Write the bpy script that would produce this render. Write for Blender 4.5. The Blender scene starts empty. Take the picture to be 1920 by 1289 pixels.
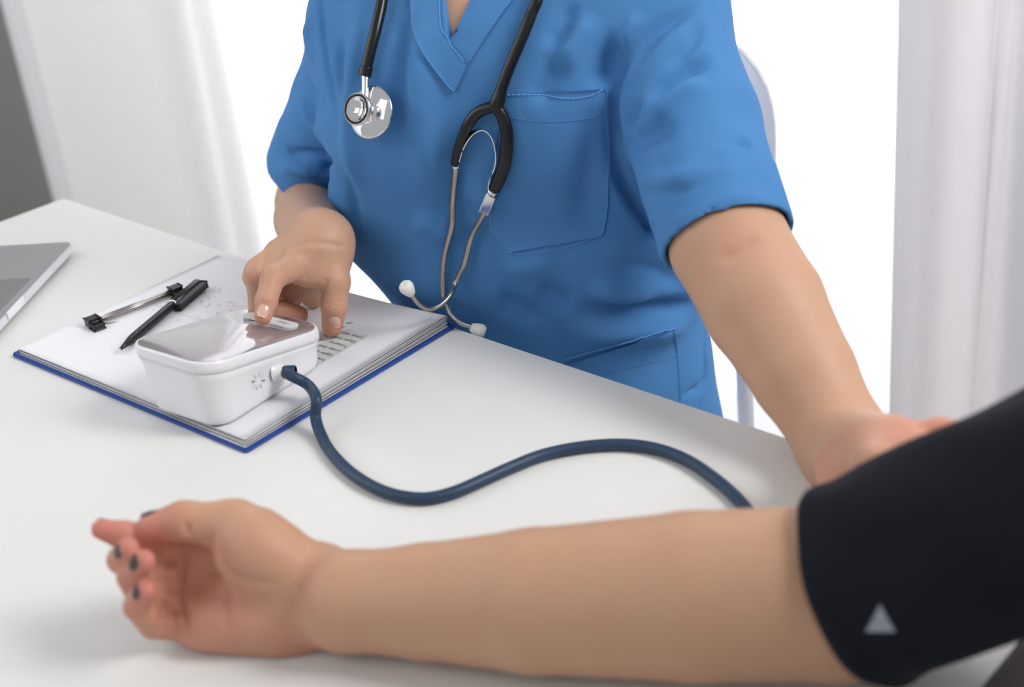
import bpy, bmesh, math, random
import numpy as np
from mathutils import Vector, Matrix, noise
from mathutils.bvhtree import BVHTree
random.seed(7); np.random.seed(7)
SC = bpy.context.scene
COL = SC.collection

# ------------------------------------------------------------------ camera
F_PX = 2530.0
ROLL = math.radians(-6.1); PITCH = math.radians(26.9)
CAM = np.array([0.0, 0.0, 1.25])
_cp, _sp = math.cos(PITCH), math.sin(PITCH)
FWD = np.array([0.0, _cp, -_sp]); _r0 = np.array([1.0, 0, 0]); _u0 = np.cross(_r0, FWD)
RGT = math.cos(ROLL)*_r0 + math.sin(ROLL)*_u0
UPV = -math.sin(ROLL)*_r0 + math.cos(ROLL)*_u0
cam_data = bpy.data.cameras.new('camera'); cam = bpy.data.objects.new('camera', cam_data); COL.objects.link(cam)
cam.matrix_world = Matrix(((RGT[0], UPV[0], -FWD[0], CAM[0]), (RGT[1], UPV[1], -FWD[1], CAM[1]), (RGT[2], UPV[2], -FWD[2], CAM[2]), (0, 0, 0, 1)))
cam_data.sensor_width = 36.0; cam_data.lens = 36.0*F_PX/1920.0
cam_data.clip_start = 0.01; cam_data.clip_end = 50
cam_data.dof.use_dof = True; cam_data.dof.focus_distance = 1.12; cam_data.dof.aperture_fstop = 4.6
SC.camera = cam

# ------------------------------------------------------------------ world, lights, exposure
w = bpy.data.worlds.new('world'); SC.world = w; w.use_nodes = True
w.node_tree.nodes['Background'].inputs[0].default_value = (0.93, 0.96, 1.0, 1)
w.node_tree.nodes['Background'].inputs[1].default_value = 0.47
SC.view_settings.view_transform = 'Standard'; SC.view_settings.look = 'None'
SC.view_settings.gamma = 1.0; SC.view_settings.exposure = 0.0
SC.view_settings.use_curve_mapping = False

def area(name, loc, target, sx, sy, power, col=(1, 1, 1)):
    l = bpy.data.lights.new(name, 'AREA'); l.shape = 'RECTANGLE'; l.size = sx; l.size_y = sy; l.energy = power; l.color = col
    o = bpy.data.objects.new(name, l); COL.objects.link(o)
    o.location = loc; d = Vector(target) - Vector(loc); o.rotation_euler = d.to_track_quat('-Z', 'Y').to_euler()
    return o

# table / room axes: U runs along the table's back edge, V from the patient to the window
U2 = np.array([1.0, -1.0, 0])/math.sqrt(2); V2 = np.array([1.0, 1.0, 0])/math.sqrt(2); ZZ = np.array([0, 0, 1.0])
def uvz(u, v, z): return U2*u + V2*v + ZZ*z
WALL_V = 1.50
area('daylight_behind_curtain', uvz(-1.15, WALL_V+0.75, 1.45), uvz(-1.15, 0, 1.05), 2.6, 2.4, 130, (1, 1, 1))
area('daylight_side_window', (1.55, 0.55, 2.15), (0.05, 0.95, 0.8), 1.1, 1.1, 60, (1.0, 0.98, 0.96))
area('left_wall_fill', (-1.9, 1.5, 1.8), (-.6, 2.7, .95), 1.0, 1.2, 17, (1.0, .995, .98))  # fill lamp added out of view to brighten the left wall and curtain; no window
area('daylight_room_window', (-1.6, 0.1, 2.1), (-0.4, 1.6, 0.8), 1.2, 1.2, 7, (0.97, 0.98, 1.0))

# ------------------------------------------------------------------ helpers
def ray(px, py): return FWD + RGT*((px-960)/F_PX) - UPV*((py-644.5)/F_PX)
def AZ(px, py, z):  d = ray(px, py); return CAM + d*((z-CAM[2])/d[2])
def AY(px, py, y):  d = ray(px, py); return CAM + d*(y/d[1])
def AW(px, py, wd): return CAM + ray(px, py)*wd
def AV(px, py, v):  d = ray(px, py); return CAM + d*(v/float(d@V2))
def nrm(a): a = np.asarray(a, float); return a/np.linalg.norm(a)

def put(name, verts, faces, mat, parent=None, smooth=True, mats=None, mi=None):
    me = bpy.data.meshes.new(name)
    me.from_pydata([tuple(map(float, v)) for v in verts], [], [tuple(map(int, f)) for f in faces])
    for m in (mats or [mat]): me.materials.append(m)
    if mi is not None: me.polygons.foreach_set('material_index', mi)
    if smooth: me.polygons.foreach_set('use_smooth', [True]*len(me.polygons))
    me.update()
    o = bpy.data.objects.new(name, me); COL.objects.link(o)
    if parent is not None: o.parent = parent
    return o
def obj_bm(name, bm, mat, parent=None, smooth=True):
    bmesh.ops.recalc_face_normals(bm, faces=bm.faces)
    me = bpy.data.meshes.new(name); bm.to_mesh(me); bm.free(); me.materials.append(mat)
    if smooth: me.polygons.foreach_set('use_smooth', [True]*len(me.polygons))
    o = bpy.data.objects.new(name, me); COL.objects.link(o)
    if parent is not None: o.parent = parent
    return o
def empty(name, loc=(0, 0, 0)):
    o = bpy.data.objects.new(name, None); COL.objects.link(o); o.location = tuple(map(float, loc)); o.empty_display_size = 0.02
    return o
def adopt(o, parent):      # parent while keeping world coordinates
    o.parent = parent; o.matrix_parent_inverse = Matrix.Translation(parent.location).inverted(); return o
def tag(o, label=None, cat=None, group=None, kind=None):
    if label: o['label'] = label
    if cat: o['category'] = cat
    if group: o['group'] = group
    if kind: o['kind'] = kind
    return o

def material(name, col, rough=0.5, metal=0.0, spec=0.5, sss=0.0, sss_rad=(1, .3, .15), coat=0.0, trans=0.0, bump=None, vary=None, sheen=0.0):
    m = bpy.data.materials.new(name); m.use_nodes = True; nt = m.node_tree; b = nt.nodes['Principled BSDF']
    b.inputs['Base Color'].default_value = (*col, 1); b.inputs['Roughness'].default_value = rough
    b.inputs['Metallic'].default_value = metal; b.inputs['Specular IOR Level'].default_value = spec
    b.inputs['Coat Weight'].default_value = coat; b.inputs['Coat Roughness'].default_value = 0.05
    b.inputs['Transmission Weight'].default_value = trans; b.inputs['Sheen Weight'].default_value = sheen
    if sss:
        b.inputs['Subsurface Weight'].default_value = sss; b.inputs['Subsurface Radius'].default_value = sss_rad
        b.inputs['Subsurface Scale'].default_value = 0.008
    tc = nt.nodes.new('ShaderNodeTexCoord')
    if vary:   # (scale, amount, colour2)
        n = nt.nodes.new('ShaderNodeTexNoise'); n.inputs['Scale'].default_value = vary[0]; n.inputs['Detail'].default_value = 4
        nt.links.new(tc.outputs['Object'], n.inputs['Vector'])
        mx = nt.nodes.new('ShaderNodeMix'); mx.data_type = 'RGBA'
        mx.inputs['A'].default_value = (*col, 1); mx.inputs['B'].default_value = (*vary[2], 1)
        rp = nt.nodes.new('ShaderNodeMapRange'); rp.inputs['From Min'].default_value = .35; rp.inputs['From Max'].default_value = .7; rp.inputs['To Max'].default_value = vary[1]
        nt.links.new(n.outputs['Fac'], rp.inputs['Value']); nt.links.new(rp.outputs['Result'], mx.inputs['Factor'])
        nt.links.new(mx.outputs['Result'], b.inputs['Base Color'])
    if bump:   # (scale, strength, distance)
        n = nt.nodes.new('ShaderNodeTexNoise'); n.inputs['Scale'].default_value = bump[0]; n.inputs['Detail'].default_value = 3
        nt.links.new(tc.outputs['Object'], n.inputs['Vector'])
        bp = nt.nodes.new('ShaderNodeBump'); bp.inputs['Strength'].default_value = bump[1]; bp.inputs['Distance'].default_value = bump[2]
        nt.links.new(n.outputs['Fac'], bp.inputs['Height']); nt.links.new(bp.outputs['Normal'], b.inputs['Normal'])
    return m

def skin_material(name, tan, pink):
    m = material(name, tan, rough=0.5, spec=0.35, sss=0.22, sss_rad=(1, .35, .2))
    nt = m.node_tree; b = nt.nodes['Principled BSDF']; tc = [n for n in nt.nodes if n.type == 'TEX_COORD'][0]
    at = nt.nodes.new('ShaderNodeAttribute'); at.attribute_name = 'flush'
    n1 = nt.nodes.new('ShaderNodeTexNoise'); n1.inputs['Scale'].default_value = 38; n1.inputs['Detail'].default_value = 3
    nt.links.new(tc.outputs['Object'], n1.inputs['Vector'])
    ad = nt.nodes.new('ShaderNodeMath'); ad.operation = 'MULTIPLY_ADD'; ad.inputs[1].default_value = 0.5; ad.inputs[2].default_value = -0.22
    nt.links.new(n1.outputs['Fac'], ad.inputs[0])
    s = nt.nodes.new('ShaderNodeMath'); s.operation = 'ADD'; s.use_clamp = True
    nt.links.new(at.outputs['Fac'], s.inputs[0]); nt.links.new(ad.outputs[0], s.inputs[1])
    mx = nt.nodes.new('ShaderNodeMix'); mx.data_type = 'RGBA'; mx.inputs['A'].default_value = (*tan, 1); mx.inputs['B'].default_value = (*pink, 1)
    nt.links.new(s.outputs[0], mx.inputs['Factor']); nt.links.new(mx.outputs['Result'], b.inputs['Base Color'])
    n2 = nt.nodes.new('ShaderNodeTexNoise'); n2.inputs['Scale'].default_value = 420; n2.inputs['Detail'].default_value = 5
    nt.links.new(tc.outputs['Object'], n2.inputs['Vector'])
    bp = nt.nodes.new('ShaderNodeBump'); bp.inputs['Strength'].default_value = 0.25; bp.inputs['Distance'].default_value = 0.0006
    nt.links.new(n2.outputs['Fac'], bp.inputs['Height']); nt.links.new(bp.outputs['Normal'], b.inputs['Normal'])
    return m

def cloth_material(name, col, col2, weave=1400, strength=0.35):
    m = material(name, col, rough=0.85, spec=0.2, sheen=0.25, vary=(26, 0.55, col2))
    nt = m.node_tree; b = nt.nodes['Principled BSDF']; tc = [n for n in nt.nodes if n.type == 'TEX_COORD'][0]
    b.inputs['Sheen Roughness'].default_value = 0.4; b.inputs['Sheen Tint'].default_value = (*[min(1, c*1.6+.1) for c in col], 1)
    mp = nt.nodes.new('ShaderNodeMapping'); mp.inputs['Rotation'].default_value = (0, 0, .35); mp.inputs['Scale'].default_value = (1, 1, .3)
    nt.links.new(tc.outputs['Object'], mp.inputs['Vector'])
    n = nt.nodes.new('ShaderNodeTexNoise'); n.inputs['Scale'].default_value = weave; n.inputs['Detail'].default_value = 2
    nt.links.new(mp.outputs['Vector'], n.inputs['Vector'])
    n2 = nt.nodes.new('ShaderNodeTexNoise'); n2.inputs['Scale'].default_value = 45; n2.inputs['Detail'].default_value = 6; n2.inputs['Distortion'].default_value = .8
    nt.links.new(tc.outputs['Object'], n2.inputs['Vector'])
    b1 = nt.nodes.new('ShaderNodeBump'); b1.inputs['Strength'].default_value = strength; b1.inputs['Distance'].default_value = 0.0006
    b2 = nt.nodes.new('ShaderNodeBump'); b2.inputs['Strength'].default_value = .25; b2.inputs['Distance'].default_value = 0.002
    nt.links.new(n2.outputs['Fac'], b2.inputs['Height']); nt.links.new(n.outputs['Fac'], b1.inputs['Height'])
    nt.links.new(b2.outputs['Normal'], b1.inputs['Normal']); nt.links.new(b1.outputs['Normal'], b.inputs['Normal'])
    return m

def curtain_material(name, col, trans):
    m = bpy.data.materials.new(name); m.use_nodes = True; nt = m.node_tree; nt.nodes.clear()
    out = nt.nodes.new('ShaderNodeOutputMaterial'); d = nt.nodes.new('ShaderNodeBsdfDiffuse'); t = nt.nodes.new('ShaderNodeBsdfTranslucent')
    d.inputs['Color'].default_value = (*col, 1); t.inputs['Color'].default_value = (*col, 1)
    mx = nt.nodes.new('ShaderNodeMixShader'); mx.inputs[0].default_value = trans
    nt.links.new(d.outputs[0], mx.inputs[1]); nt.links.new(t.outputs[0], mx.inputs[2]); nt.links.new(mx.outputs[0], out.inputs[0])
    tc = nt.nodes.new('ShaderNodeTexCoord'); mp = nt.nodes.new('ShaderNodeMapping'); mp.inputs['Scale'].default_value = (1, 1, .05)
    n = nt.nodes.new('ShaderNodeTexNoise'); n.inputs['Scale'].default_value = 60
    nt.links.new(tc.outputs['Object'], mp.inputs['Vector']); nt.links.new(mp.outputs['Vector'], n.inputs['Vector'])
    bp = nt.nodes.new('ShaderNodeBump'); bp.inputs['Strength'].default_value = .15; bp.inputs['Distance'].default_value = .003
    nt.links.new(n.outputs['Fac'], bp.inputs['Height']); nt.links.new(bp.outputs['Normal'], d.inputs['Normal'])
    return m

M = {}
M['skin'] = skin_material('nurse_skin', (0.55, 0.33, 0.22), (0.60, 0.26, 0.19))
M['skin2'] = skin_material('patient_skin', (0.545, 0.32, 0.20), (0.57, 0.215, 0.165))
M['scrub'] = cloth_material('blue_scrub_cloth', (0.068, 0.215, 0.48), (0.085, 0.25, 0.53))
M['thread'] = material('pale_thread', (0.12, 0.32, 0.68), rough=.8)
M['navy'] = cloth_material('dark_navy_cloth', (0.008, 0.012, 0.03), (0.012, 0.018, 0.04))
M['cuff'] = cloth_material('black_cuff_cloth', (0.006, 0.0075, 0.013), (0.009, 0.011, 0.018), weave=900)
M['cuffmark'] = material('pale_grey_print', (0.30, 0.33, 0.38), rough=.7)
M['table'] = material('white_laminate', (0.755, 0.755, 0.735), rough=.33, spec=.4, bump=(260, .04, .0005))
M['edge_dark'] = material('black_edge_band', (0.012, 0.012, 0.012), rough=.5)
M['wall'] = material('off_white_paint', (0.90, 0.90, 0.885), rough=.8, bump=(180, .05, .001))
M['grey_door'] = material('grey_paint', (0.22, 0.225, 0.205), rough=.7, bump=(120, .05, .001))
M['trim'] = material('white_trim', (0.78, 0.77, 0.80), rough=.45)
M['floor'] = material('pale_floor', (0.55, 0.53, 0.50), rough=.5, vary=(5, .5, (0.48, 0.46, 0.43)))
M['sheer'] = curtain_material('white_sheer', (0.96, 0.955, 0.965), .48)
M['drape'] = curtain_material('white_drape', (0.90, 0.88, 0.885), .32)
M['wplastic'] = material('white_plastic', (0.80, 0.80, 0.825), rough=.28, spec=.5, sss=.1, sss_rad=(.5, .5, .5))
M['wgrey'] = material('pale_grey_plastic', (0.70, 0.70, 0.73), rough=.35)
M['screen'] = material('glossy_display_glass', (0.30, 0.27, 0.29), rough=.07, spec=.9, coat=1.0)
M['screen'].node_tree.nodes['Principled BSDF'].inputs['IOR'].default_value = 2.0
M['grey_print'] = material('grey_print', (0.18, 0.18, 0.2), rough=.6)
M['light_print'] = material('light_grey_print', (0.58, 0.58, 0.61), rough=.6)
M['faint_print'] = material('faint_grey_print', (0.56, 0.57, 0.62), rough=.7)
M['ink'] = material('dark_ink', (0.03, 0.03, 0.035), rough=.7)
M['tint'] = material('green_grey_table_tint', (0.62, 0.66, 0.64), rough=.75)
M['paper'] = material('white_paper', (0.80, 0.80, 0.825), rough=.75, spec=.25)
M['board'] = material('blue_board', (0.016, 0.062, 0.30), rough=.45)
M['blackp'] = material('black_plastic', (0.012, 0.012, 0.014), rough=.3, spec=.5)
M['rubber'] = material('black_rubber', (0.008, 0.008, 0.009), rough=.26, spec=.4)
M['hose'] = material('slate_blue_rubber', (0.019, 0.047, 0.095), rough=.45, spec=.4)
M['chrome'] = material('polished_chrome', (0.82, 0.81, 0.81), rough=.06, metal=1.0)
M['steel'] = material('brushed_steel', (0.44, 0.41, 0.39), rough=.3, metal=1.0)
M['silver'] = material('silver_aluminium', (0.33, 0.335, 0.335), rough=.5, metal=.25)
M['silverlite'] = material('bright_aluminium', (0.72, 0.73, 0.75), rough=.35, metal=.2)
M['trackpad'] = material('grey_trackpad', (0.24, 0.25, 0.25), rough=.35, metal=.2)
M['eartip'] = material('milky_silicone', (0.74, 0.74, 0.70), rough=.4, sss=.3, sss_rad=(1, 1, 1))
M['nail'] = material('natural_nail', (0.70, 0.42, 0.34), rough=.25, coat=.3)
M['nailtip'] = material('pale_nail_edge', (0.74, 0.56, 0.46), rough=.3)
M['darknail'] = material('dark_grey_nail_polish', (0.045, 0.032, 0.03), rough=.5)
M['hair'] = material('black_hair', (0.01, 0.008, 0.007), rough=.5)
M['beige'] = material('beige_knit', (0.42, 0.27, 0.19), rough=.9, bump=(220, .8, .004), vary=(120, .8, (0.16, 0.06, 0.04)))
M['chairp'] = curtain_material('white_chair_plastic', (0.9, 0.9, 0.93), .45)
M['key'] = material('dark_keys', (0.02, 0.02, 0.02), rough=.5)

# ---- boxes, tubes, patches
def box(name, o, ax, ay, az, lo, hi, mat, parent=None, bevel=0.0, seg=3):
    """box in the frame o + ax*x + ay*y + az*z"""
    bm = bmesh.new()
    r = bmesh.ops.create_cube(bm, size=1)
    for v in bm.verts:
        c = [lo[i] + (v.co[i]+.5)*(hi[i]-lo[i]) for i in range(3)]
        v.co = Vector(np.asarray(o) + ax*c[0] + ay*c[1] + az*c[2])
    if bevel: bmesh.ops.bevel(bm, geom=bm.edges[:], offset=bevel, segments=seg, affect='EDGES', profile=.5)
    ob = obj_bm(name, bm, mat, parent, smooth=False)
    if bevel:
        ob.data.polygons.foreach_set('use_smooth', [True]*len(ob.data.polygons))
        md = ob.modifiers.new('wn', 'WEIGHTED_NORMAL'); md.keep_sharp = True
    return ob

def catmull(pts, n=8):
    P = [np.asarray(p, float) for p in pts]; P = [2*P[0]-P[1]] + P + [2*P[-1]-P[-2]]; out = []
    for i in range(1, len(P)-2):
        for k in range(n):
            t = k/n; a, b, c, d = P[i-1:i+3]
            out.append(.5*((2*b) + (-a+c)*t + (2*a-5*b+4*c-d)*t*t + (-a+3*b-3*c+d)*t**3))
    out.append(P[-2]); return np.array(out)

def tube_geo(path, radii, ns=16, squash=None, cap=True):
    path = np.asarray(path); n = len(path)
    radii = np.full(n, radii) if np.isscalar(radii) else np.interp(np.linspace(0, 1, n), np.linspace(0, 1, len(radii)), radii)
    T = np.gradient(path, axis=0); T /= np.linalg.norm(T, axis=1)[:, None]
    up = np.array([0.13, 0.2, 1.0]); a = nrm(np.cross(T[0], up)); V = []; Fc = []
    for i in range(n):
        a = nrm(a - T[i]*(a@T[i])); b = np.cross(T[i], a)
        for k in range(ns):
            th = 2*math.pi*k/ns; off = (a*math.cos(th) + b*math.sin(th))*radii[i]
            if squash is not None: off = off - squash[0]*(off@squash[0])*(1-squash[1])
            V.append(path[i]+off)
    for i in range(n-1):
        for k in range(ns): k2 = (k+1) % ns; Fc.append((i*ns+k, i*ns+k2, (i+1)*ns+k2, (i+1)*ns+k))
    if cap: Fc.append(tuple(range(ns))[::-1]); Fc.append(tuple((n-1)*ns+k for k in range(ns)))
    return V, Fc
def tube(name, pts, r, mat, parent=None, n=8, ns=16, squash=None, smooth_path=True):
    path = catmull(pts, n) if smooth_path else np.array(pts)
    V, Fc = tube_geo(path, r, ns, squash); return put(name, V, Fc, mat, parent)
def merge_geo(parts):
    V, Fc = [], []
    for v, f in parts:
        b = len(V); V += list(v); Fc += [tuple(i+b for i in q) for q in f]
    return V, Fc
def lathe(name, o, axis, prof, mat, parent=None, ns=40):
    """prof: (radius, height along axis)"""
    axis = nrm(axis); a = nrm(np.cross(axis, [.3, .5, 1])); b = np.cross(axis, a); V = []; Fc = []
    for r, h in prof:
        for k in range(ns): th = 2*math.pi*k/ns; V.append(np.asarray(o)+axis*h+(a*math.cos(th)+b*math.sin(th))*max(r, 1e-5))
    m = len(prof)
    for i in range(m-1):
        for k in range(ns): k2 = (k+1) % ns; Fc.append((i*ns+k, i*ns+k2, (i+1)*ns+k2, (i+1)*ns+k))
    ob = put(name, V, Fc, mat, parent)
    bm = bmesh.new(); bm.from_mesh(ob.data); bmesh.ops.remove_doubles(bm, verts=bm.verts[:], dist=2e-5)
    bmesh.ops.recalc_face_normals(bm, faces=bm.faces[:]); bm.to_mesh(ob.data); bm.free()
    ob.data.polygons.foreach_set('use_smooth', [True]*len(ob.data.polygons))
    return ob
def extrude_poly(name, pts2, o, ax, ay, az, h0, h1, mat, parent=None, bevel=0.0):
    bm = bmesh.new(); vs = [bm.verts.new(Vector(np.asarray(o)+ax*p[0]+ay*p[1]+az*h0)) for p in pts2]
    f = bm.faces.new(vs); r = bmesh.ops.extrude_face_region(bm, geom=[f])
    for g in r['geom']:
        if isinstance(g, bmesh.types.BMVert): g.co += Vector(az*(h1-h0))
    bmesh.ops.recalc_face_normals(bm, faces=bm.faces[:])
    if bevel: bmesh.ops.bevel(bm, geom=[e for e in bm.edges], offset=bevel, segments=2, affect='EDGES')
    ob = obj_bm(name, bm, mat, parent, smooth=False); return ob
def rrect(lx, ly, r, n=8, cx=0, cy=0):
    out = []
    for (sx, sy, a0) in ((1, 1, 0), (-1, 1, 90), (-1, -1, 180), (1, -1, 270)):
        for k in range(n+1):
            a = math.radians(a0 + 90*k/n); out.append((cx+sx*(lx/2-r)+r*math.cos(a), cy+sy*(ly/2-r)+r*math.sin(a)))
    return out
def text_geo(s, size, o, ax, ay, az, mat, name='printed_text', parent=None, align='LEFT'):
    cu = bpy.data.curves.new('txt', 'FONT'); cu.body = s; cu.size = size; cu.align_x = align; cu.resolution_u = 2
    to = bpy.data.objects.new('txt', cu); COL.objects.link(to)
    dg = bpy.context.evaluated_depsgraph_get(); me = bpy.data.meshes.new_from_object(to.evaluated_get(dg))
    V = [np.asarray(o)+ax*v.co.x+ay*v.co.y for v in me.vertices]; Fc = [tuple(p.vertices) for p in me.polygons]
    bpy.data.objects.remove(to); bpy.data.curves.remove(cu); bpy.data.meshes.remove(me)
    return V, Fc

# ---- implicit surfaces: smooth unions of tapered limbs, meshed by surface nets
class Field:
    def __init__(s, lo, hi, h):
        s.lo = np.array(lo, float); s.h = h; s.n = np.ceil((np.array(hi)-s.lo)/h).astype(int)+1
        s.f = np.full(s.n, 1.0, np.float32)
    def _sub(s, lo, hi):
        i0 = np.clip(np.floor((lo-s.lo)/s.h).astype(int), 0, s.n); i1 = np.clip(np.ceil((hi-s.lo)/s.h).astype(int)+1, 0, s.n)
        if np.any(i1 <= i0): return None
        sl = tuple(slice(a, b) for a, b in zip(i0, i1))
        g = [(np.arange(a, b)*s.h+o).astype(np.float32) for a, b, o in zip(i0, i1, s.lo)]
        return sl, g[0][:, None, None], g[1][None, :, None], g[2][None, None, :]
    def limb(s, a, b, ra, rb=None, k=.012, flat=None, sub=False):
        rb = ra if rb is None else rb; a = np.asarray(a, float); b = np.asarray(b, float)
        pad = max(ra, rb)*1.02 + k + 3*s.h
        q = s._sub(np.minimum(a, b)-pad, np.maximum(a, b)+pad)
        if q is None: return
        sl, X, Y, Z = q
        X = X-a[0]; Y = Y-a[1]; Z = Z-a[2]; d = b-a
        if flat is not None:
            n, ratio = nrm(flat[0]), flat[1]; c = 1/ratio-1
            dn = X*n[0]+Y*n[1]+Z*n[2]; X = X+dn*n[0]*c; Y = Y+dn*n[1]*c; Z = Z+dn*n[2]*c
            d = d + n*(d@n)*c
        dd = float(d@d)
        t = np.clip((X*d[0]+Y*d[1]+Z*d[2])/dd, 0, 1) if dd > 1e-12 else 0.0
        D = np.sqrt((X-t*d[0])**2+(Y-t*d[1])**2+(Z-t*d[2])**2) - (ra+(rb-ra)*t)
        if flat is not None: D = D*(.5+.5*flat[1])
        f = s.f[sl]
        if sub:
            D = -D; hh = np.clip(.5-.5*(D-f)/k*-1, 0, 1); hh = np.clip(.5+.5*(D-f)/k, 0, 1)
            s.f[sl] = f*(1-hh)+D*hh+k*hh*(1-hh)
        else:
            hh = np.clip(.5+.5*(D-f)/k, 0, 1); s.f[sl] = D*(1-hh)+f*hh-k*hh*(1-hh)
    def chain(s, pts, rs, k=.006, **kw):
        for i in range(len(pts)-1): s.limb(pts[i], pts[i+1], rs[i], rs[i+1], k=k, **kw)
    def cut(s, p, n, k=.002, where=None):     # remove the side n points to
        n = nrm(n); q = s._sub(s.lo, s.lo+s.n*s.h) if where is None else s._sub(np.asarray(where[0]), np.asarray(where[1]))
        sl, X, Y, Z = q; D = (X-p[0])*n[0]+(Y-p[1])*n[1]+(Z-p[2])*n[2]
        s.f[sl] = np.maximum(s.f[sl], D)
    def mesh(s, smooth=2):
        f = s.f; sg = f < 0
        c = np.zeros(tuple(s.n-1), np.uint8)
        offs = [(i, j, k) for i in (0, 1) for j in (0, 1) for k in (0, 1)]
        for i, j, k in offs: c += sg[i:s.n[0]-1+i, j:s.n[1]-1+j, k:s.n[2]-1+k]
        act = np.argwhere((c > 0) & (c < 8)); idm = np.full(c.shape, -1, np.int32); idm[tuple(act.T)] = np.arange(len(act))
        val = {o: f[act[:, 0]+o[0], act[:, 1]+o[1], act[:, 2]+o[2]] for o in offs}
        acc = np.zeros((len(act), 3)); cnt = np.zeros(len(act))
        for o in offs:
            for ax in range(3):
                if o[ax] == 0:
                    o2 = list(o); o2[ax] = 1; o2 = tuple(o2); va, vb = val[o], val[o2]; m = (va < 0) != (vb < 0)
                    t = np.where(m, va/np.where(m, va-vb, 1), 0); p = np.repeat(np.array([o], float), len(act), 0); p[:, ax] += t
                    acc += p*m[:, None]; cnt += m
        V = s.lo + (act + acc/cnt[:, None])*s.h
        Q = []
        for ax in range(3):
            u, v = (ax+1) % 3, (ax+2) % 3
            a = [slice(None)]*3; b = [slice(None)]*3; a[ax] = slice(0, -1); b[ax] = slice(1, None)
            e = np.argwhere(sg[tuple(a)] != sg[tuple(b)]); e = e[(e[:, u] > 0) & (e[:, v] > 0) & (e[:, u] < s.n[u]-1) & (e[:, v] < s.n[v]-1)]
            ins = sg[tuple(e.T)]
            def cell(du, dv):
                x = e.copy(); x[:, u] -= du; x[:, v] -= dv; return idm[tuple(x.T)]
            q = np.stack([cell(0, 0), cell(1, 0), cell(1, 1), cell(0, 1)], 1)
            q[~ins] = q[~ins][:, ::-1]; Q.append(q)
        Q = np.concatenate(Q); Q = Q[(Q >= 0).all(1)]
        for _ in range(smooth): V = relax(V, Q)
        return V, Q
def relax(V, Q, lam=.6):
    a = np.concatenate([Q[:, i] for i in range(4)]); b = np.concatenate([Q[:, (i+1) % 4] for i in range(4)])
    I = np.concatenate([a, b]); J = np.concatenate([b, a]); n = len(V); c = np.maximum(np.bincount(I, minlength=n), 1)
    av = np.stack([np.bincount(I, V[J, k], minlength=n) for k in range(3)], 1)/c[:, None]
    return V + (av-V)*lam
def normals(V, Q):
    fn = np.cross(V[Q[:, 2]]-V[Q[:, 0]], V[Q[:, 3]]-V[Q[:, 1]]); N = np.zeros_like(V)
    for k in range(4):
        for c in range(3): N[:, c] += np.bincount(Q[:, k], fn[:, c], minlength=len(V))
    return N/np.maximum(np.linalg.norm(N, axis=1), 1e-12)[:, None]
def orient_out(V, Q):
    N = normals(V, Q); c = V.mean(0)
    return Q if ((V-c)*N).sum() > 0 else Q[:, ::-1]
def dist_poly(V, pts):
    D = np.full(len(V), 9.0)
    for a, b in zip(pts[:-1], pts[1:]):
        d = b-a; t = np.clip(((V-a)@d)/max(d@d, 1e-12), 0, 1); D = np.minimum(D, np.linalg.norm(V-a-t[:, None]*d, axis=1))
    return D
def dist_arc(V, pts):
    D = np.full(len(V), 9.0); S = np.zeros(len(V)); acc = 0.0
    for a, b in zip(pts[:-1], pts[1:]):
        d = b-a; L = np.linalg.norm(d); t = np.clip(((V-a)@d)/max(d@d, 1e-12), 0, 1); q = np.linalg.norm(V-a-t[:, None]*d, axis=1)
        m = q < D; D[m] = q[m]; S[m] = acc+t[m]*L; acc += L
    x = np.clip(np.minimum(S, acc-S)/(.35*acc+1e-9), 0, 1); return D, x*x*(3-2*x)
def put_np(name, V, Q, mat, parent=None, flush=None, mats=None):
    me = bpy.data.meshes.new(name); me.vertices.add(len(V)); me.vertices.foreach_set('co', V.astype(np.float32).ravel())
    me.loops.add(len(Q)*4); me.loops.foreach_set('vertex_index', Q.astype(np.int32).ravel())
    me.polygons.add(len(Q)); me.polygons.foreach_set('loop_start', np.arange(len(Q), dtype=np.int32)*4)
    me.polygons.foreach_set('loop_total', np.full(len(Q), 4, np.int32)); me.update(calc_edges=True); me.validate()
    me.polygons.foreach_set('use_smooth', [True]*len(me.polygons)); me.materials.append(mat)
    if flush is not None:
        at = me.attributes.new('flush', 'FLOAT', 'POINT'); at.data.foreach_set('value', flush.astype(np.float32))
    o = bpy.data.objects.new(name, me); COL.objects.link(o)
    if parent is not None: o.parent = parent
    return o
def bvh_of(V, Q): return BVHTree.FromPolygons([tuple(v) for v in V], [tuple(map(int, q)) for q in Q])
def cast(bvh, px, py, off=0.0, default=None):
    hit = bvh.ray_cast(Vector(CAM), Vector(ray(px, py)).normalized())
    if hit[0] is None: return default
    n = np.array(hit[1]); n = n if n@ray(px, py) < 0 else -n
    return np.array(hit[0]) + n*off
def cast_line(bvh, pts, off=0.0, step=7):
    P = catmull([np.array([p[0], p[1]], float) for p in pts], 6); out = []
    for a, b in zip(P[:-1], P[1:]):
        m = max(1, int(np.linalg.norm(b-a)/step))
        for k in range(m):
            h = cast(bvh, *(a+(b-a)*k/m), off)
            if h is not None: out.append(h)
    h = cast(bvh, *P[-1], off)
    if h is not None: out.append(h)
    return np.array(out)
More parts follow.
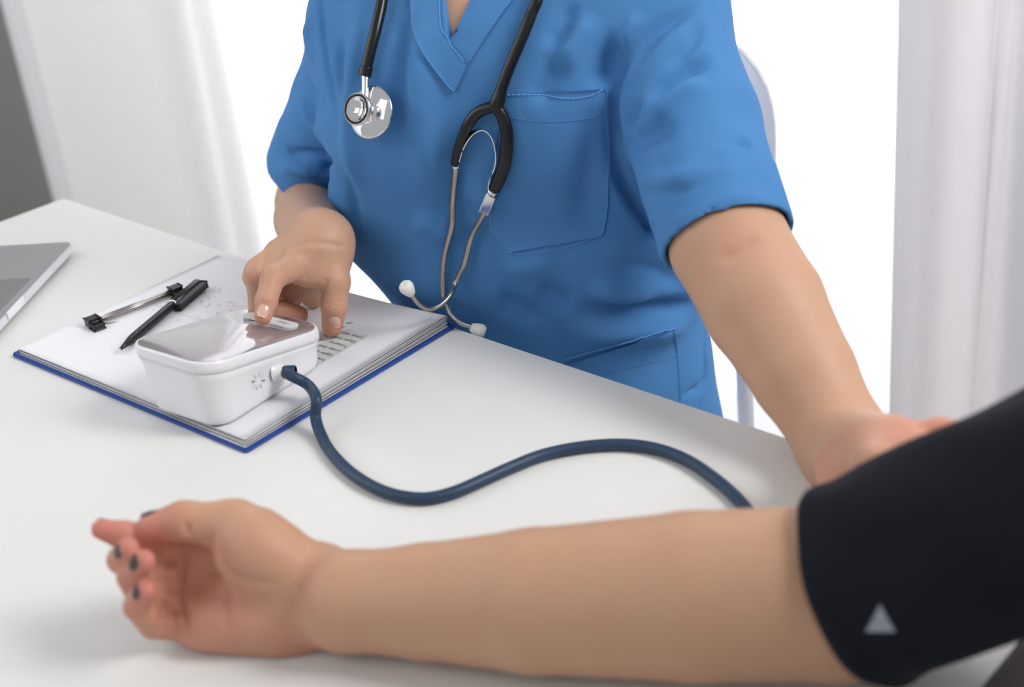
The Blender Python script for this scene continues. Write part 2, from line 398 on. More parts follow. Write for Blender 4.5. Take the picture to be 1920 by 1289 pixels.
def patch(name, bvh, left, right, off, thick, mat, parent, nu=28, nv=20):
    """cloth patch between two pixel curves, laid on the surface, with thickness"""
    Lc = catmull([np.array(p, float) for p in left], 12); Rc = catmull([np.array(p, float) for p in right], 12)
    def at(c, t): x = t*(len(c)-1); i = min(int(x), len(c)-2); return c[i]+(c[i+1]-c[i])*(x-i)
    top = []; last = None
    for j in range(nv+1):
        for i in range(nu+1):
            p = at(Lc, j/nv)*(1-i/nu)+at(Rc, j/nv)*(i/nu); h = cast(bvh, p[0], p[1], 0)
            if h is None: h = last if last is not None else AY(p[0], p[1], 1.05)
            last = h; top.append(h)
    T = np.array(top).reshape(nv+1, nu+1, 3)
    for _ in range(2):
        T2 = T.copy(); T2[1:-1, 1:-1] = .5*T[1:-1, 1:-1]+.125*(T[:-2, 1:-1]+T[2:, 1:-1]+T[1:-1, :-2]+T[1:-1, 2:]); T = T2
    du = np.gradient(T, axis=1); dv = np.gradient(T, axis=0); N = np.cross(du, dv); N /= np.maximum(np.linalg.norm(N, axis=2), 1e-9)[..., None]
    if (N.reshape(-1, 3)@FWD).mean() > 0: N = -N
    A = (T+N*off).reshape(-1, 3); B = (T-N*thick).reshape(-1, 3); n = len(A); W_ = nu+1; Fc = []
    for j in range(nv):
        for i in range(nu):
            q = (j*W_+i, j*W_+i+1, (j+1)*W_+i+1, (j+1)*W_+i); Fc.append(q); Fc.append(tuple(x+n for x in q[::-1]))
    rim = [i for i in range(W_)]+[j*W_+nu for j in range(1, nv+1)]+[nv*W_+i for i in range(nu-1, -1, -1)]+[j*W_ for j in range(nv-1, 0, -1)]
    for a, b in zip(rim, rim[1:]+rim[:1]): Fc.append((a, b, b+n, a+n))
    o = put(name, np.concatenate([A, B]), Fc, mat, parent)
    return o
def nail(name, p, d, n, wd, ln, mat, parent, tip=None):
    """fingernail: curved plate at p, pointing along d, facing n"""
    d = nrm(d); n = nrm(np.asarray(n)-d*(np.asarray(n)@d)); s = np.cross(d, n); V = []; Fc = []; nu, nv = 10, 10
    for layer in (1, 0):
        for j in range(nv+1):
            t = j/nv*2-1; hw = wd/2*(1-abs(t)**4*.45)
            for i in range(nu+1):
                x = (i/nu*2-1)*hw; V.append(np.asarray(p)+d*(t*ln/2)+s*x+n*(-(x/wd*2)**2*wd*.22-(t*t)*ln*.06+(.0003 if layer else -.0016)))
    W_ = nu+1; m = W_*(nv+1)
    for j in range(nv):
        for i in range(nu): q = (j*W_+i, j*W_+i+1, (j+1)*W_+i+1, (j+1)*W_+i); Fc.append(q); Fc.append(tuple(x+m for x in q[::-1]))
    rim = [i for i in range(W_)]+[j*W_+nu for j in range(1, nv+1)]+[nv*W_+i for i in range(nu-1, -1, -1)]+[j*W_ for j in range(nv-1, 0, -1)]
    for a, b in zip(rim, rim[1:]+rim[:1]): Fc.append((a, b, b+m, a+m))
    mi = None; mats = [mat]
    if tip is not None:
        mats = [mat, tip]; mi = [0]*len(Fc); c = 0
        for j in range(nv):
            for i in range(nu):
                if j >= nv-1: mi[c] = 1; mi[c+1] = 1
                c += 2
    return put(name, V, Fc, mat, parent, mats=mats, mi=mi)

# ================================================================== SETTING
TZ = 0.75
fl = box('floor', uvz(0, 0, 0), U2, V2, ZZ, (-3.6, -1.5, -.05), (1.6, 2.4, 0), M['floor']); tag(fl, kind='structure')
# back (window) wall with an opening behind the curtain
WO0, WO1 = -2.03, -.53
def wallpiece(name, lo, hi, mat): o = box(name, uvz(0, WALL_V, 0), U2, V2, ZZ, lo, hi, mat); tag(o, kind='structure'); return o
bm = bmesh.new()
for lo, hi in (((-2.80, 0, 0), (WO0, .12, 2.6)), ((WO1, 0, 0), (1.6, .12, 2.6)), ((WO0, 0, 2.45), (WO1, .12, 2.6)), ((WO0, 0, 0), (WO1, .12, .08))):
    r = bmesh.ops.create_cube(bm, size=1)
    for v in r['verts']:
        c = [lo[i]+(v.co[i]+.5)*(hi[i]-lo[i]) for i in range(3)]; v.co = Vector(uvz(c[0], WALL_V+c[1], c[2]))
wb = obj_bm('wall_back', bm, M['wall'], smooth=False); tag(wb, kind='structure')
# window frame and pane in the opening
bm = bmesh.new()
for lo, hi in (((WO0, .03, .08), (WO0+.05, .09, 2.45)), ((WO1-.05, .03, .08), (WO1, .09, 2.45)), ((WO0+.05, .03, 2.40), (WO1-.05, .09, 2.45)), ((WO0+.05, .03, .08), (WO1-.05, .09, .13)), (((WO0+WO1)/2-.02, .035, .13), ((WO0+WO1)/2+.02, .085, 2.40))):
    r = bmesh.ops.create_cube(bm, size=1)
    for v in r['verts']:
        c = [lo[i]+(v.co[i]+.5)*(hi[i]-lo[i]) for i in range(3)]; v.co = Vector(uvz(c[0], WALL_V+c[1], c[2]))
wf = obj_bm('window_1', bm, M['trim'], smooth=False); tag(wf, kind='structure')
# grey door panel and white trim at the far left
def on_wall(px, py): p = AV(px, py, WALL_V); return float(p@U2), p[2]
u_trim0, u_trim1 = (on_wall(28, 0)[0]+on_wall(108, 340)[0])/2, (on_wall(47, 0)[0]+on_wall(128, 340)[0])/2
dr = box('door_1', uvz(0, WALL_V, 0), U2, V2, ZZ, (u_trim0-.95, .02, 0), (u_trim0, .06, 2.45), M['grey_door']); tag(dr, kind='structure')
tr = box('trim_1', uvz(0, WALL_V, 0), U2, V2, ZZ, (u_trim0, -.03, 0), (u_trim1, .06, 2.6), M['trim'], bevel=.004); tag(tr, kind='structure')
bm = bmesh.new()
for lo, hi in (((u_trim0-.95-.6, 0, 0), (u_trim0-.95, .12, 2.6)), ((u_trim0-.95, 0, 2.45), (u_trim0, .12, 2.6))):
    r = bmesh.ops.create_cube(bm, size=1)
    for v in r['verts']:
        c = [lo[i]+(v.co[i]+.5)*(hi[i]-lo[i]) for i in range(3)]; v.co = Vector(uvz(c[0], WALL_V+c[1], c[2]))
wl = obj_bm('wall_left', bm, M['wall'], smooth=False); tag(wl, kind='structure')
if u_trim1 < -2.80:
    wx = box('wall_middle', uvz(0, WALL_V, 0), U2, V2, ZZ, (u_trim1, 0, 0), (-2.80, .12, 2.6), M['wall']); tag(wx, kind='structure')

# curtains -------------------------------------------------------------
def curtain(name, u0, u1, v0, folds, mat, z0=.02, z1=2.42, sway=0.0, nz=40, extra=None):
    """folds: list of (position along u, width, depth towards the room)"""
    nu = int((u1-u0)/.006); V = []; Fc = []
    for j in range(nz+1):
        z = z0+(z1-z0)*j/nz
        for i in range(nu+1):
            u = u0+(u1-u0)*i/nu; d = .003*math.sin(u*31)+.0015*math.sin(u*57+z)
            for fu, fw, fd in folds:
                x = (u-fu-.02*math.sin(z*1.7+fu*9))/fw; d += fd*math.exp(-x*x)
            uu = u + (extra(u, z) if extra else 0)
            V.append(uvz(uu, v0-d, z))
    for j in range(nz):
        for i in range(nu): a = j*(nu+1)+i; Fc.append((a, a+1, a+nu+2, a+nu+1))
    o = put(name, V, Fc, mat)
    md = o.modifiers.new('thickness', 'SOLIDIFY'); md.thickness = .0012
    return o
CV = WALL_V-.09
def on_c(px, py, v=CV): p = AV(px, py, v); return float(p@U2)
uL = on_c(327, 225)
uR = on_c(1678, 300)
print('curtain u', uL, uR, 'trim', u_trim0, u_trim1)
random.seed(3)
fo = [(uL+.05, .03, .05), (uL+.16, .035, .03), (uL+.27, .05, .035)]
x = uL+.40
while x < uR+.1: fo.append((x, random.uniform(.025, .06), random.uniform(.02, .05))); x += random.uniform(.08, .13)
sheer = curtain('sheer_curtain', uL, uR+.08, CV, fo, M['sheer'])
tag(sheer, 'bright backlit white sheer curtain hanging behind the person in blue scrubs', 'curtain')
fo = [(on_c(1690, 300, CV-.07)+.01, .02, .012), (on_c(1760, 300, CV-.07), .045, -.006), (on_c(1832, 300, CV-.07), .009, .016), (on_c(1875, 300, CV-.07), .03, -.020), (on_c(1930, 300, CV-.07), .04, .03), (on_c(2010, 300, CV-.07), .03, .035), (on_c(2100, 300, CV-.07), .03, .035), (on_c(2190, 300, CV-.07), .03, .035)]
u0d = on_c(1672, 200, CV-.07)
drape = curtain('drape_curtain', u0d, u0d+.62, CV-.07, fo, M['drape'], extra=lambda u, z: .02*max(0, 1-(u-u0d)/.1)*max(0, 1.1-z)*.6)
tag(drape, 'greyish white heavier curtain at the right edge, in front of the bright sheer one', 'curtain')
rail = tube('curtain_rail', [uvz(uL-.1, CV-.03, 2.45), uvz(u0d+.7, CV-.03, 2.45)], .012, M['trim'], smooth_path=False)
tag(rail, 'white curtain rail above the window carrying both curtains', 'curtain rail')

# ================================================================== TABLE
# tabletop in room axes: back edge v=.693, right edge u=-.220, left edge u=-1.386
TU0, TU1, TV0, TV1 = -1.386, -.220, .093, .693
desk = empty('desk', uvz((TU0+TU1)/2, (TV0+TV1)/2, 0))
tag(desk, 'white desk with a matt laminate top carrying clipboard, laptop and the patient arm', 'desk')
cu, cv = (TU0+TU1)/2, (TV0+TV1)/2
pts = rrect(TU1-TU0, TV1-TV0, .006, 5, cu, cv)
top = extrude_poly('tabletop', pts, (0, 0, 0), U2, V2, ZZ, TZ-.025, TZ, M['table'], None, bevel=.0012); adopt(top, desk)
band = box('edge_band', (0, 0, 0), U2, V2, ZZ, (TU1-.0005, TV0+.002, TZ-.026), (TU1+.0025, TV1-.002, TZ-.0015), M['edge_dark']); adopt(band, desk); tag(band, 'black edge band along the short end')
for su, sv in ((TU0+.03, TV0+.03), (TU0+.03, TV1-.03), (TU1-.03, TV0+.03), (TU1-.03, TV1-.03)):
    lg = box('leg', (0, 0, 0), U2, V2, ZZ, (su-.02, sv-.02, 0), (su+.02, sv+.02, TZ-.025), M['trim'], bevel=.003); adopt(lg, desk)
fr = box('apron', (0, 0, 0), U2, V2, ZZ, (TU1-.022, TV0+.06, TZ-.09), (TU1-.002, TV1-.06, TZ-.027), M['edge_dark']); adopt(fr, desk)

# ================================================================== LAPTOP
lc = AZ(137, 450, .765); la = nrm([-.9915, .130, 0]); lb = nrm([-.130, -.9915, 0])   # corner, along width, along front edge
lap = empty('laptop', lc*np.array([1, 1, 0])+ZZ*TZ); tag(lap, 'silver open laptop at the left edge of the desk, only its front corner in view', 'laptop')
pts = rrect(.225, .315, .008, 6, .1125, .1575)
b_ = extrude_poly('base', pts, lc*np.array([1, 1, 0]), la, lb, ZZ, TZ+.0035, TZ+.0130, M['silverlite'], None, bevel=.0012); adopt(b_, lap)
deck = extrude_poly('deck', rrect(.2235, .3135, .0078, 6, .1125, .1575), lc*np.array([1, 1, 0]), la, lb, ZZ, TZ+.0128, TZ+.0134, M['silver']); adopt(deck, lap)
tp = extrude_poly('trackpad', rrect(.075, .105, .003, 4, .0455, .1415), lc*np.array([1, 1, 0]), la, lb, ZZ, TZ+.0130, TZ+.0137, M['trackpad']); adopt(tp, lap)
nt_ = box('lid_notch', lc*np.array([1, 1, 0]), la, lb, ZZ, (-.0006, .128, TZ+.0062), (.0035, .166, TZ+.01305), M['wplastic'], bevel=.0004); adopt(nt_, lap)
kb = empty('keyboard', lc*np.array([1, 1, 0])+ZZ*TZ); adopt(kb, lap)
parts = []
bm = bmesh.new()
for r_ in range(5):
    for c_ in range(14):
        r = bmesh.ops.create_cube(bm, size=1)
        for v in r['verts']:
            a = .100+r_*.019+(v.co[0]+.5)*.016; b = .024+c_*.0193+(v.co[1]+.5)*.0165; v.co = Vector(lc*np.array([1, 1, 0])+la*a+lb*b+ZZ*(TZ+.0132+(v.co[2]+.5)*.0015))
ks = obj_bm('keys', bm, M['key'], None, smooth=False); adopt(ks, lap); bpy.data.objects.remove(kb)
lidn = nrm(ZZ*math.cos(math.radians(15))+la*math.sin(math.radians(15)))
hinge = lc*np.array([1, 1, 0])+la*.222+ZZ*(TZ+.012)
lid = extrude_poly('screen_lid', rrect(.315, .215, .008, 6, .1575, .1075), hinge, lb, lidn, np.cross(lb, lidn), -.002, .003, M['silverlite'], None, bevel=.0008); adopt(lid, lap)

# ================================================================== CLIPBOARD, PAPERS, CLIP, PEN
cl, cb, cr_, ct = AZ(26, 664, TZ+.003), AZ(463, 849, TZ+.003), AZ(852, 607, TZ+.003), AZ(407, 481, TZ+.003)
cc = (cl+cb+cr_+ct)/4
ex = nrm((cb-cl)+(cr_-ct)); ey = nrm(np.cross(ZZ, ex)); LX = (np.linalg.norm(cb-cl)+np.linalg.norm(cr_-ct))/2; LY = (np.linalg.norm(ct-cl)+np.linalg.norm(cr_-cb))/2
print('clipboard', LX, LY)
O = cc*np.array([1, 1, 0])
clip = empty('clipboard', O+ZZ*TZ); tag(clip, 'blue clipboard with steel clip lying on the white desk', 'clipboard')
bd = extrude_poly('board', rrect(LX, LY, .003, 4), O, ex, ey, ZZ, TZ, TZ+.0035, M['board'], None, bevel=.0007); adopt(bd, clip)
# sheets
def sheet(name, w_, h_, cx, cy, z, rot, curl, mat, parent, thick=.0005, seed=0):
    nu, nv = 30, 24; V = []; Fc = []; c, s = math.cos(rot), math.sin(rot)
    for lay in (0, 1):
        for j in range(nv+1):
            for i in range(nu+1):
                x = (i/nu-.5)*w_; y = (j/nv-.5)*h_; zz = z+curl(i/nu, j/nv)-lay*thick
                X = cx+x*c-y*s; Y = cy+x*s+y*c; V.append(O+ex*X+ey*Y+ZZ*zz)
    W_ = nu+1; m = W_*(nv+1)
    for j in range(nv):
        for i in range(nu): q = (j*W_+i, j*W_+i+1, (j+1)*W_+i+1, (j+1)*W_+i); Fc.append(q); Fc.append(tuple(k+m for k in q[::-1]))
    rim = [i for i in range(W_)]+[j*W_+nu for j in range(1, nv+1)]+[nv*W_+i for i in range(nu-1, -1, -1)]+[j*W_ for j in range(nv-1, 0, -1)]
    for a, b in zip(rim, rim[1:]+rim[:1]): Fc.append((a, b, b+m, a+m))
    return put(name, V, Fc, mat, parent)
SW, SH = LX-.012, LY-.010
CURL = lambda k: (lambda s_, t_: .0045*k/7*(max(0, s_-.55)/.45)**2*(.15+.85*t_) )
NS = 7
labs = ['lowest white sheet of the stack, touching the blue board', 'second white sheet from the bottom of the clipboard stack', 'third white sheet from the bottom of the clipboard stack', 'middle white sheet of the clipboard stack', 'third white sheet from the top of the clipboard stack', 'white sheet directly under the printed top sheet', 'top white sheet printed with a green-grey table and a faint chart']
SZ = []
for k in range(NS):
    z = TZ+.0039+k*.0006; SZ.append(z)
    s_ = sheet('paper_sheet', SW, SH, .0+random.uniform(-.0012, .0012)+(NS-1-k)*.0005, .0005+random.uniform(-.001, .001)-.0004*(NS-1-k), z+.00025, random.uniform(-.004, .004), CURL(k+1), M['paper'], None)
    tag(s_, labs[k], 'paper', 'sheets of paper on the clipboard')
    if k == NS-1: topsheet = s_
ZP = SZ[-1]+.00025   # flat top of paper
def sheet_z(X): s_ = (X/SW+.5); t_ = .6; return ZP+CURL(NS)(s_, t_)
def px2b(px, py, z=None):
    p = AZ(px, py, ZP if z is None else z)-O; return float(p@ex), float(p@ey)
# printed table: a tinted column with rows of words read from the far side
a0 = px2b(650, 618, ZP+.0012); a1 = px2b(699, 628, ZP+.0012)
tw = .034
def surf(X, Y, dz=.00012):
    s_ = X/SW+.5; t_ = min(1, max(0, Y/SH+.5)); return O+ex*X+ey*Y+ZZ*(ZP+CURL(NS)(s_, t_)+dz)
x0, y0 = a0; x1 = x0+tw
print('tint at', a0, a1, 'board half', SW/2, SH/2)
parts_t = []
Lr = .135; V = []; Fc = []
x1 = a1[0]
for j in range(21):
    for i in range(7): V.append(surf(x0+(x1-x0)*i/6, y0-Lr*j/20, .00025))
for j in range(20):
    for i in range(6): a = j*7+i; Fc.append((a, a+1, a+8, a+7))
tint = put('printed_table', V, Fc, M['tint'], topsheet)
words = ['Lower limit', 'Upper limit', 'T-interval', 'Lower limit', 'Upper limit', 'Interval', 'Confidence', 'T-value', 'Alpha', 'Alpha', 'df', 'p', 'Mean', 'SD']
geo = []; ruled = []
for k, wd in enumerate(words):
    yy = y0-.0045-k*.0088
    g = text_geo(wd, .0056, (0, 0, 0), np.array([1., 0, 0]), np.array([0, 1., 0]), ZZ, None)
    geo.append(([surf(x1-.0015-v[0], yy-v[1], .0004) for v in g[0]], g[1]))
for k, wd in enumerate(['37', '300', '2', '0.5', '1.96', '0.05']):
    g = text_geo(wd, .0056, (0, 0, 0), np.array([1., 0, 0]), np.array([0, 1., 0]), ZZ, None)
    geo.append(([surf(x0-.004-v[0], y0+.012-k*.0088-v[1], .0004) for v in g[0]], g[1]))
Vt, Ft = merge_geo(geo); tx = put('printed_words', Vt, Ft, M['ink'], topsheet, smooth=False)
# faint chart on the far left part of the sheet
geo = []; random.seed(5)
def quad(X, Y, wx, wy, an=0.0):
    c, s = math.cos(an), math.sin(an); return [surf(X+a*wx*c-b*wy*s, Y+a*wx*s+b*wy*c, .0003) for a, b in ((-1, -1), (1, -1), (1, 1), (-1, 1))], [(0, 1, 2, 3)]
gx, gy = px2b(405, 570)
for k in range(60): geo.append(quad(gx+random.uniform(-.045, .035), gy+random.gauss(0, .016), .0007, .0007, random.random()))
for k in range(14): geo.append(quad(gx-.04+k*.006, gy+.010*math.sin(k*.9), .0032, .00025, .5*math.cos(k*.9)))
geo.append(quad(gx, gy-.03, .05, .0002)); geo.append(quad(gx+.05, gy, .0002, .03))
Vt, Ft = merge_geo(geo); ch = put('printed_chart', Vt, Ft, M['faint_print'], topsheet, smooth=False)

# metal clip on the left side
c0 = AZ(170, 600, TZ+.014); c1 = AZ(330, 540, TZ+.014)
cd = nrm((c1-c0)*np.array([1, 1, 0])); cn = np.cross(ZZ, cd)   # cn points away from the papers' centre?
if cn@ex > 0: cn = -cn
clen = np.linalg.norm((c1-c0)[:2])
cg = empty('clip', c0*np.array([1, 1, 0])+ZZ*(TZ+.004)); adopt(cg, clip)
def sub(o, p): return adopt2(o, p)
def adopt2(o, p):
    o.parent = p; o.matrix_parent_inverse = Matrix.Translation(Vector(p.location)).inverted() if p.parent is None else (Matrix.Translation(Vector(p.parent.location)) @ p.matrix_parent_inverse @ Matrix.Translation(Vector(p.location))).inverted(); return o
bpy.data.objects.remove(cg)
zc = TZ+.011; o0 = c0*np.array([1, 1, 0])
bar = []
for q in (-1, 0, 1):
    bar.append(tube_geo(np.array([o0+cd*.0+cn*(.0024*q)+ZZ*(zc+.0010-abs(q)*.0005), o0+cd*clen+cn*(.0024*q)+ZZ*(zc+.0010-abs(q)*.0005)]), .0017, 12))
wire = catmull([o0+cd*.004+ZZ*(zc-.002)-cn*.003, o0+cd*.018+ZZ*(zc-.004)-cn*.010, o0+cd*.030+ZZ*(zc-.0045)-cn*.0155, o0+cd*(clen-.024)+ZZ*(zc-.0045)-cn*.0155, o0+cd*(clen-.014)+ZZ*(zc-.004)-cn*.010, o0+cd*(clen-.004)+ZZ*(zc-.002)-cn*.003], 8)
V, Fc = merge_geo(bar+[tube_geo(wire, .0010, 10)])
cw = put('clip', V, Fc, M['steel'], None); adopt(cw, clip); tag(cw, 'steel bar and wire clip')
for t, sg_ in ((-.004, 1), (clen-.006, 1)):
    bm_o = o0+cd*t
    e1_ = box('clip_end', bm_o, cd, -cn, ZZ, (0, -.0045, TZ+.0035), (.0105, .0035, zc+.0045), M['blackp'], bevel=.0012)
    e2_ = box('clip_foot', bm_o, cd, -cn, ZZ, (.0005, .003, ZP+.0002), (.0100, .0140, ZP+.0045), M['blackp'], bevel=.0012)
    me = e1_; 
    # join the foot to the end cap as one black piece
    bmj = bmesh.new(); bmj.from_mesh(e1_.data); bmj.from_mesh(e2_.data); bmj.to_mesh(e1_.data); bmj.free(); bpy.data.objects.remove(e2_)
    adopt(e1_, cw if False else clip); e1_['label'] = 'black plastic end of the clip'

# pen
p0 = AZ(222, 658, ZP+.0040); p1 = AZ(372, 531, ZP+.0062); pd = nrm(p1-p0); plen = np.linalg.norm(p1-p0)
pen = empty('pen', p0); tag(pen, 'black capped-end ballpoint pen lying on the papers beside the clip', 'pen')
R_ = .0041
def lat(name, prof, mat, ns=24): o = lathe(name, p0, pd, prof, mat, None, ns); adopt(o, pen); return o
lat('nib', [(0.0001, -.0012), (.0006, -.0008), (.0009, .002), (.0012, .004)], M['chrome'])
lat('barrel', [(0, .0025), (.0012, .0028), (.0022, .010), (R_*.9, .018), (R_, .024), (R_, plen*.66)], M['blackp'])
lat('ring', [(R_*.9, plen*.655), (R_*1.12, plen*.656), (R_*1.12, plen*.672), (R_*.9, plen*.674)], M['chrome'])
lat('cap', [(R_, plen*.672), (R_*1.16, plen*.675), (R_*1.16, plen*.985), (R_*1.0, plen), (0, plen)], M['blackp'])
ps = nrm(np.cross(pd, ZZ)); 
pc = box('pen_clip', p0, pd, ps, np.cross(ps, pd)*-1 if np.cross(ps, pd)[2] < 0 else np.cross(ps, pd), (plen*.64, .0035, -.0035), (plen*1.0, .0090, .0022), M['blackp'], bevel=.0010); adopt(pc, pen)

# ================================================================== BLOOD PRESSURE MONITOR
MA = math.radians(52); m1 = np.array([math.cos(MA), math.sin(MA), 0]); m2 = np.array([-m1[1], m1[0], 0])
mc = np.array([-.2178, .9455, 0]); ML, MW = .122, .086; MZ0 = ZP+.0012
def mtop(x, hi=.0): return .8045+.0125*(-x/(ML/2)) + hi     # the top slopes down towards the far end
mon = empty('blood_pressure_monitor', mc+ZZ*MZ0); tag(mon, 'white rounded blood pressure monitor standing on the clipboard papers', 'blood pressure monitor')
def ring_stack(name, levels, mat, r=.02, n=10, closed=True):
    """levels: (shrink, rfac, zfun) rings in the monitor frame"""
    V = []; Fc = []; N_ = None
    for (gx_, gy_, rr, zf) in levels:
        P_ = rrect(ML+2*gx_, MW+2*gy_, rr, n); N_ = len(P_)
        for p in P_: V.append(mc+m1*p[0]+m2*p[1]+ZZ*zf(p[0]))
    for i in range(len(levels)-1):
        for k in range(N_): k2 = (k+1) % N_; Fc.append((i*N_+k, i*N_+k2, (i+1)*N_+k2, (i+1)*N_+k))
    if closed: Fc.append(tuple(range(N_))[::-1]); Fc.append(tuple((len(levels)-1)*N_+k for k in range(N_)))
    o = put(name, V, Fc, mat, None); adopt(o, mon); return o
zb = lambda d: (lambda x: MZ0+d)
zl = lambda f: (lambda x: MZ0+(mtop(x)-.010-MZ0)*f)
zt = lambda d: (lambda x: mtop(x)+d)
body = ring_stack('body', [(-.009, -.009, .013, zb(0)), (-.005, -.005, .016, zb(.0005)), (-.0028, -.0028, .018, zb(.0022)), (-.0014, -.0014, .019, zb(.006)), (-.0010, -.0010, .0195, zl(.3)), (-.0005, -.0005, .020, zl(.6)), (.0006, .0006, .021, zl(.85)), (.0023, .0023, .022, zt(-.0102)), (.0014, .0014, .0215, zt(-.0098))], M['wplastic'])
lipm = ring_stack('top_cover', [(.0012, .0012, .021, zt(-.0100)), (.0026, .0026, .022, zt(-.0095)), (.0030, .0030, .0225, zt(-.0060)), (.0029, .0029, .0225, zt(-.0018)), (.0022, .0022, .022, zt(-.0004)), (.0012, .0012, .021, zt(0)), (-.0012, -.0012, .019, zt(-.0002))], M['wplastic'])
gl = ring_stack('display_glass', [(.0006, .0006, .0206, zt(-.0012)), (.0006, .0006, .0206, zt(.0001)), (.0003, .0003, .0203, zt(.0003))], M['screen'])
# white button strip across the far end
def mtp(x, y, d): return mc+m1*x+m2*y+ZZ*(mtop(x)+d)
V = []; 
P_ = rrect(.0135, .056, .0062, 8, ML/2-.0165, .0)
V = [mtp(p[0], p[1], .0004) for p in P_]+[mtp(p[0]*1, p[1], .0016) for p in P_]; n_ = len(P_)
V += [mc+(v-mc-ZZ*0)*1 for v in []]
Fc = [(k, (k+1) % n_, (k+1) % n_+n_, k+n_) for k in range(n_)]+[tuple(range(n_, 2*n_))]
bt = put('button', V, Fc, M['wplastic'], None, smooth=False); adopt(bt, mon)
geo = []
g = text_geo('S', .0075, (0, 0, 0), m1, m2, ZZ, None)
for s_, yy in (('START', -.014), ('M', .017)):
    g = text_geo(s_, .0042, (0, 0, 0), np.array([1., 0, 0]), np.array([0, 1., 0]), ZZ, None, align='CENTER')
    geo.append(([mtp(ML/2-.0175+v[1], yy-v[0], .0018) for v in g[0]], g[1]))
for nm_, g_ in zip(('start_print', 'memory_print'), geo): o = put(nm_, g_[0], g_[1], M['grey_print'], None, smooth=False); adopt(o, mon)
# star of slots on the near side face and hose connector
side = lambda x, z: mc+m1*x-m2*(MW/2-.0006+max(0, (z-MZ0)/.05)*.0006)+ZZ*z
geoA, geoB = [], []
sx, sz = -.016, MZ0+.0225
for k in range(8):
    if k in (2, 6): pass
    a = math.radians(22.5+k*45); d_ = (math.cos(a), math.sin(a)); nrm_ = (-d_[1], d_[0])
    q = [side(sx+d_[0]*r0+nrm_[0]*w0, sz+d_[1]*r0+nrm_[1]*w0)-m2*.0007 for r0, w0 in ((.0035, -.0005), (.0070, -.0005), (.0070, .0005), (.0035, .0005))]
    (geoA if k in (3, 7) else geoB).append((q, [(0, 1, 2, 3)]))
V, Fc = merge_geo(geoA); o = put('dark_slots', V, Fc, M['grey_print'], None, smooth=False); adopt(o, mon)
V, Fc = merge_geo(geoB); o = put('pale_slots', V, Fc, M['light_print'], None, smooth=False); adopt(o, mon)
# connector located by the photograph's port on that side face
def on_side(px, py):
    n = m2; p = mc-m2*(MW/2); d = ray(px, py); return CAM+d*float(((p-CAM)@n)/(d@n))
port = on_side(517, 699)
port_dir = nrm(-m2*.86+m1*.5)
o = lathe('hose_socket', port+m2*.002, port_dir, [(.0075, 0), (.0072, .0012), (.0056, .0022), (.0054, .008), (.0050, .0092), (.0030, .0095), (0, .0095)], M['wplastic'], None, 28); adopt(o, mon)
print('port', port)

# hose
hp = [port+port_dir*.007]
h0 = AZ(548, 706, port[2]+.0005); h1 = AZ(577, 722, port[2]-.006); h2 = AZ(593, 748, .775); h3 = AZ(592, 785, .762)
hz = TZ+.0045
path = [hp[0], h0, h1, h2, h3]+[AZ(*p, hz) for p in ((606, 825), (628, 858), (662, 890), (705, 916), (750, 931), (800, 935), (850, 924), (900, 903), (960, 876), (1020, 853), (1090, 839), (1160, 834), (1225, 841), (1285, 862), (1335, 894), (1378, 931), (1410, 968))]+[AZ(1460, 1030, .757), AW(1530, 1075, .80)]
hose = tube('air_hose', path, .0043, M['hose'], None, n=8, ns=18)
tag(hose, 'long slate blue rubber air hose snaking over the desk from the white monitor', 'hose')
o = lathe('hose_collar', port+port_dir*.0060, port_dir, [(.0040, 0), (.0052, .0004), (.0052, .009), (.0044, .0098)], M['hose'], None, 20)
adopt(o, hose) if False else None
o.parent = hose

# ================================================================== PERSON IN BLUE SCRUBS
SD = nrm([.94, -.34, 0]); FR = nrm([-.34, -.94, 0])
nurse = empty('person', (.06, 1.12, 0))
tag(nurse, 'person in blue v-neck scrubs behind the desk, right index finger on the monitor button', 'person')
# joints, the person's right arm (left in the picture)
rs, re_, rw = AY(698, 40, 1.185), AY(566, 382, 1.30), AZ(597, 458, .829)
# left arm
ls, le, lw = AY(1238, 40, 1.07), AY(1366, 458, .90), AY(1592, 850, .745)
def limb_field(lo, hi, h): return Field(lo, hi, h)

# --- right arm and hand
pts_h = dict(
 imcp=AZ(556, 497, .824), ipip=AZ(512, 520, .829), idip=AZ(499, 565, .817), itip=AZ(493, 594, .8085),
 mmcp=AZ(536, 483, .823), mpip=AZ(484, 515, .820), mdip=AZ(487, 572, .789), mtip=AZ(560, 591, .774),
 rmcp=AZ(526, 482, .818), rpip=AZ(478, 520, .807), rdip=AZ(492, 566, .778), rtip=AZ(545, 572, .774),
 pmcp=AZ(520, 484, .808), ppip=AZ(486, 532, .790), pdip=AZ(492, 556, .772), ptip=AZ(530, 560, .770),
 tcmc=AZ(615, 482, .818), tmcp=AZ(627, 528, .806), tip_=AZ(627, 573, .788), ttip=AZ(623, 612, .769))
H = pts_h
allp = np.array(list(H.values())+[rw, re_])
F_ = Field(allp.min(0)-.035, np.maximum(allp.max(0), re_)+.05, .0012)
up_h = nrm(np.cross(H['imcp']-H['pmcp'], H['imcp']-rw)); up_h = up_h if up_h[2] > 0 else -up_h
F_.limb(rs*.45+re_*.55, re_+SD*.006, .035, .0330, k=.004)
mid = re_*.55+rw*.45
F_.limb(re_+SD*.012, mid, .0320, .0315, k=.004); F_.limb(mid, rw, .0315, .0265, k=.004)
F_.limb(rw, rw*.75+H['imcp']*.25, .0262, .0235, k=.02, flat=(up_h, .85))
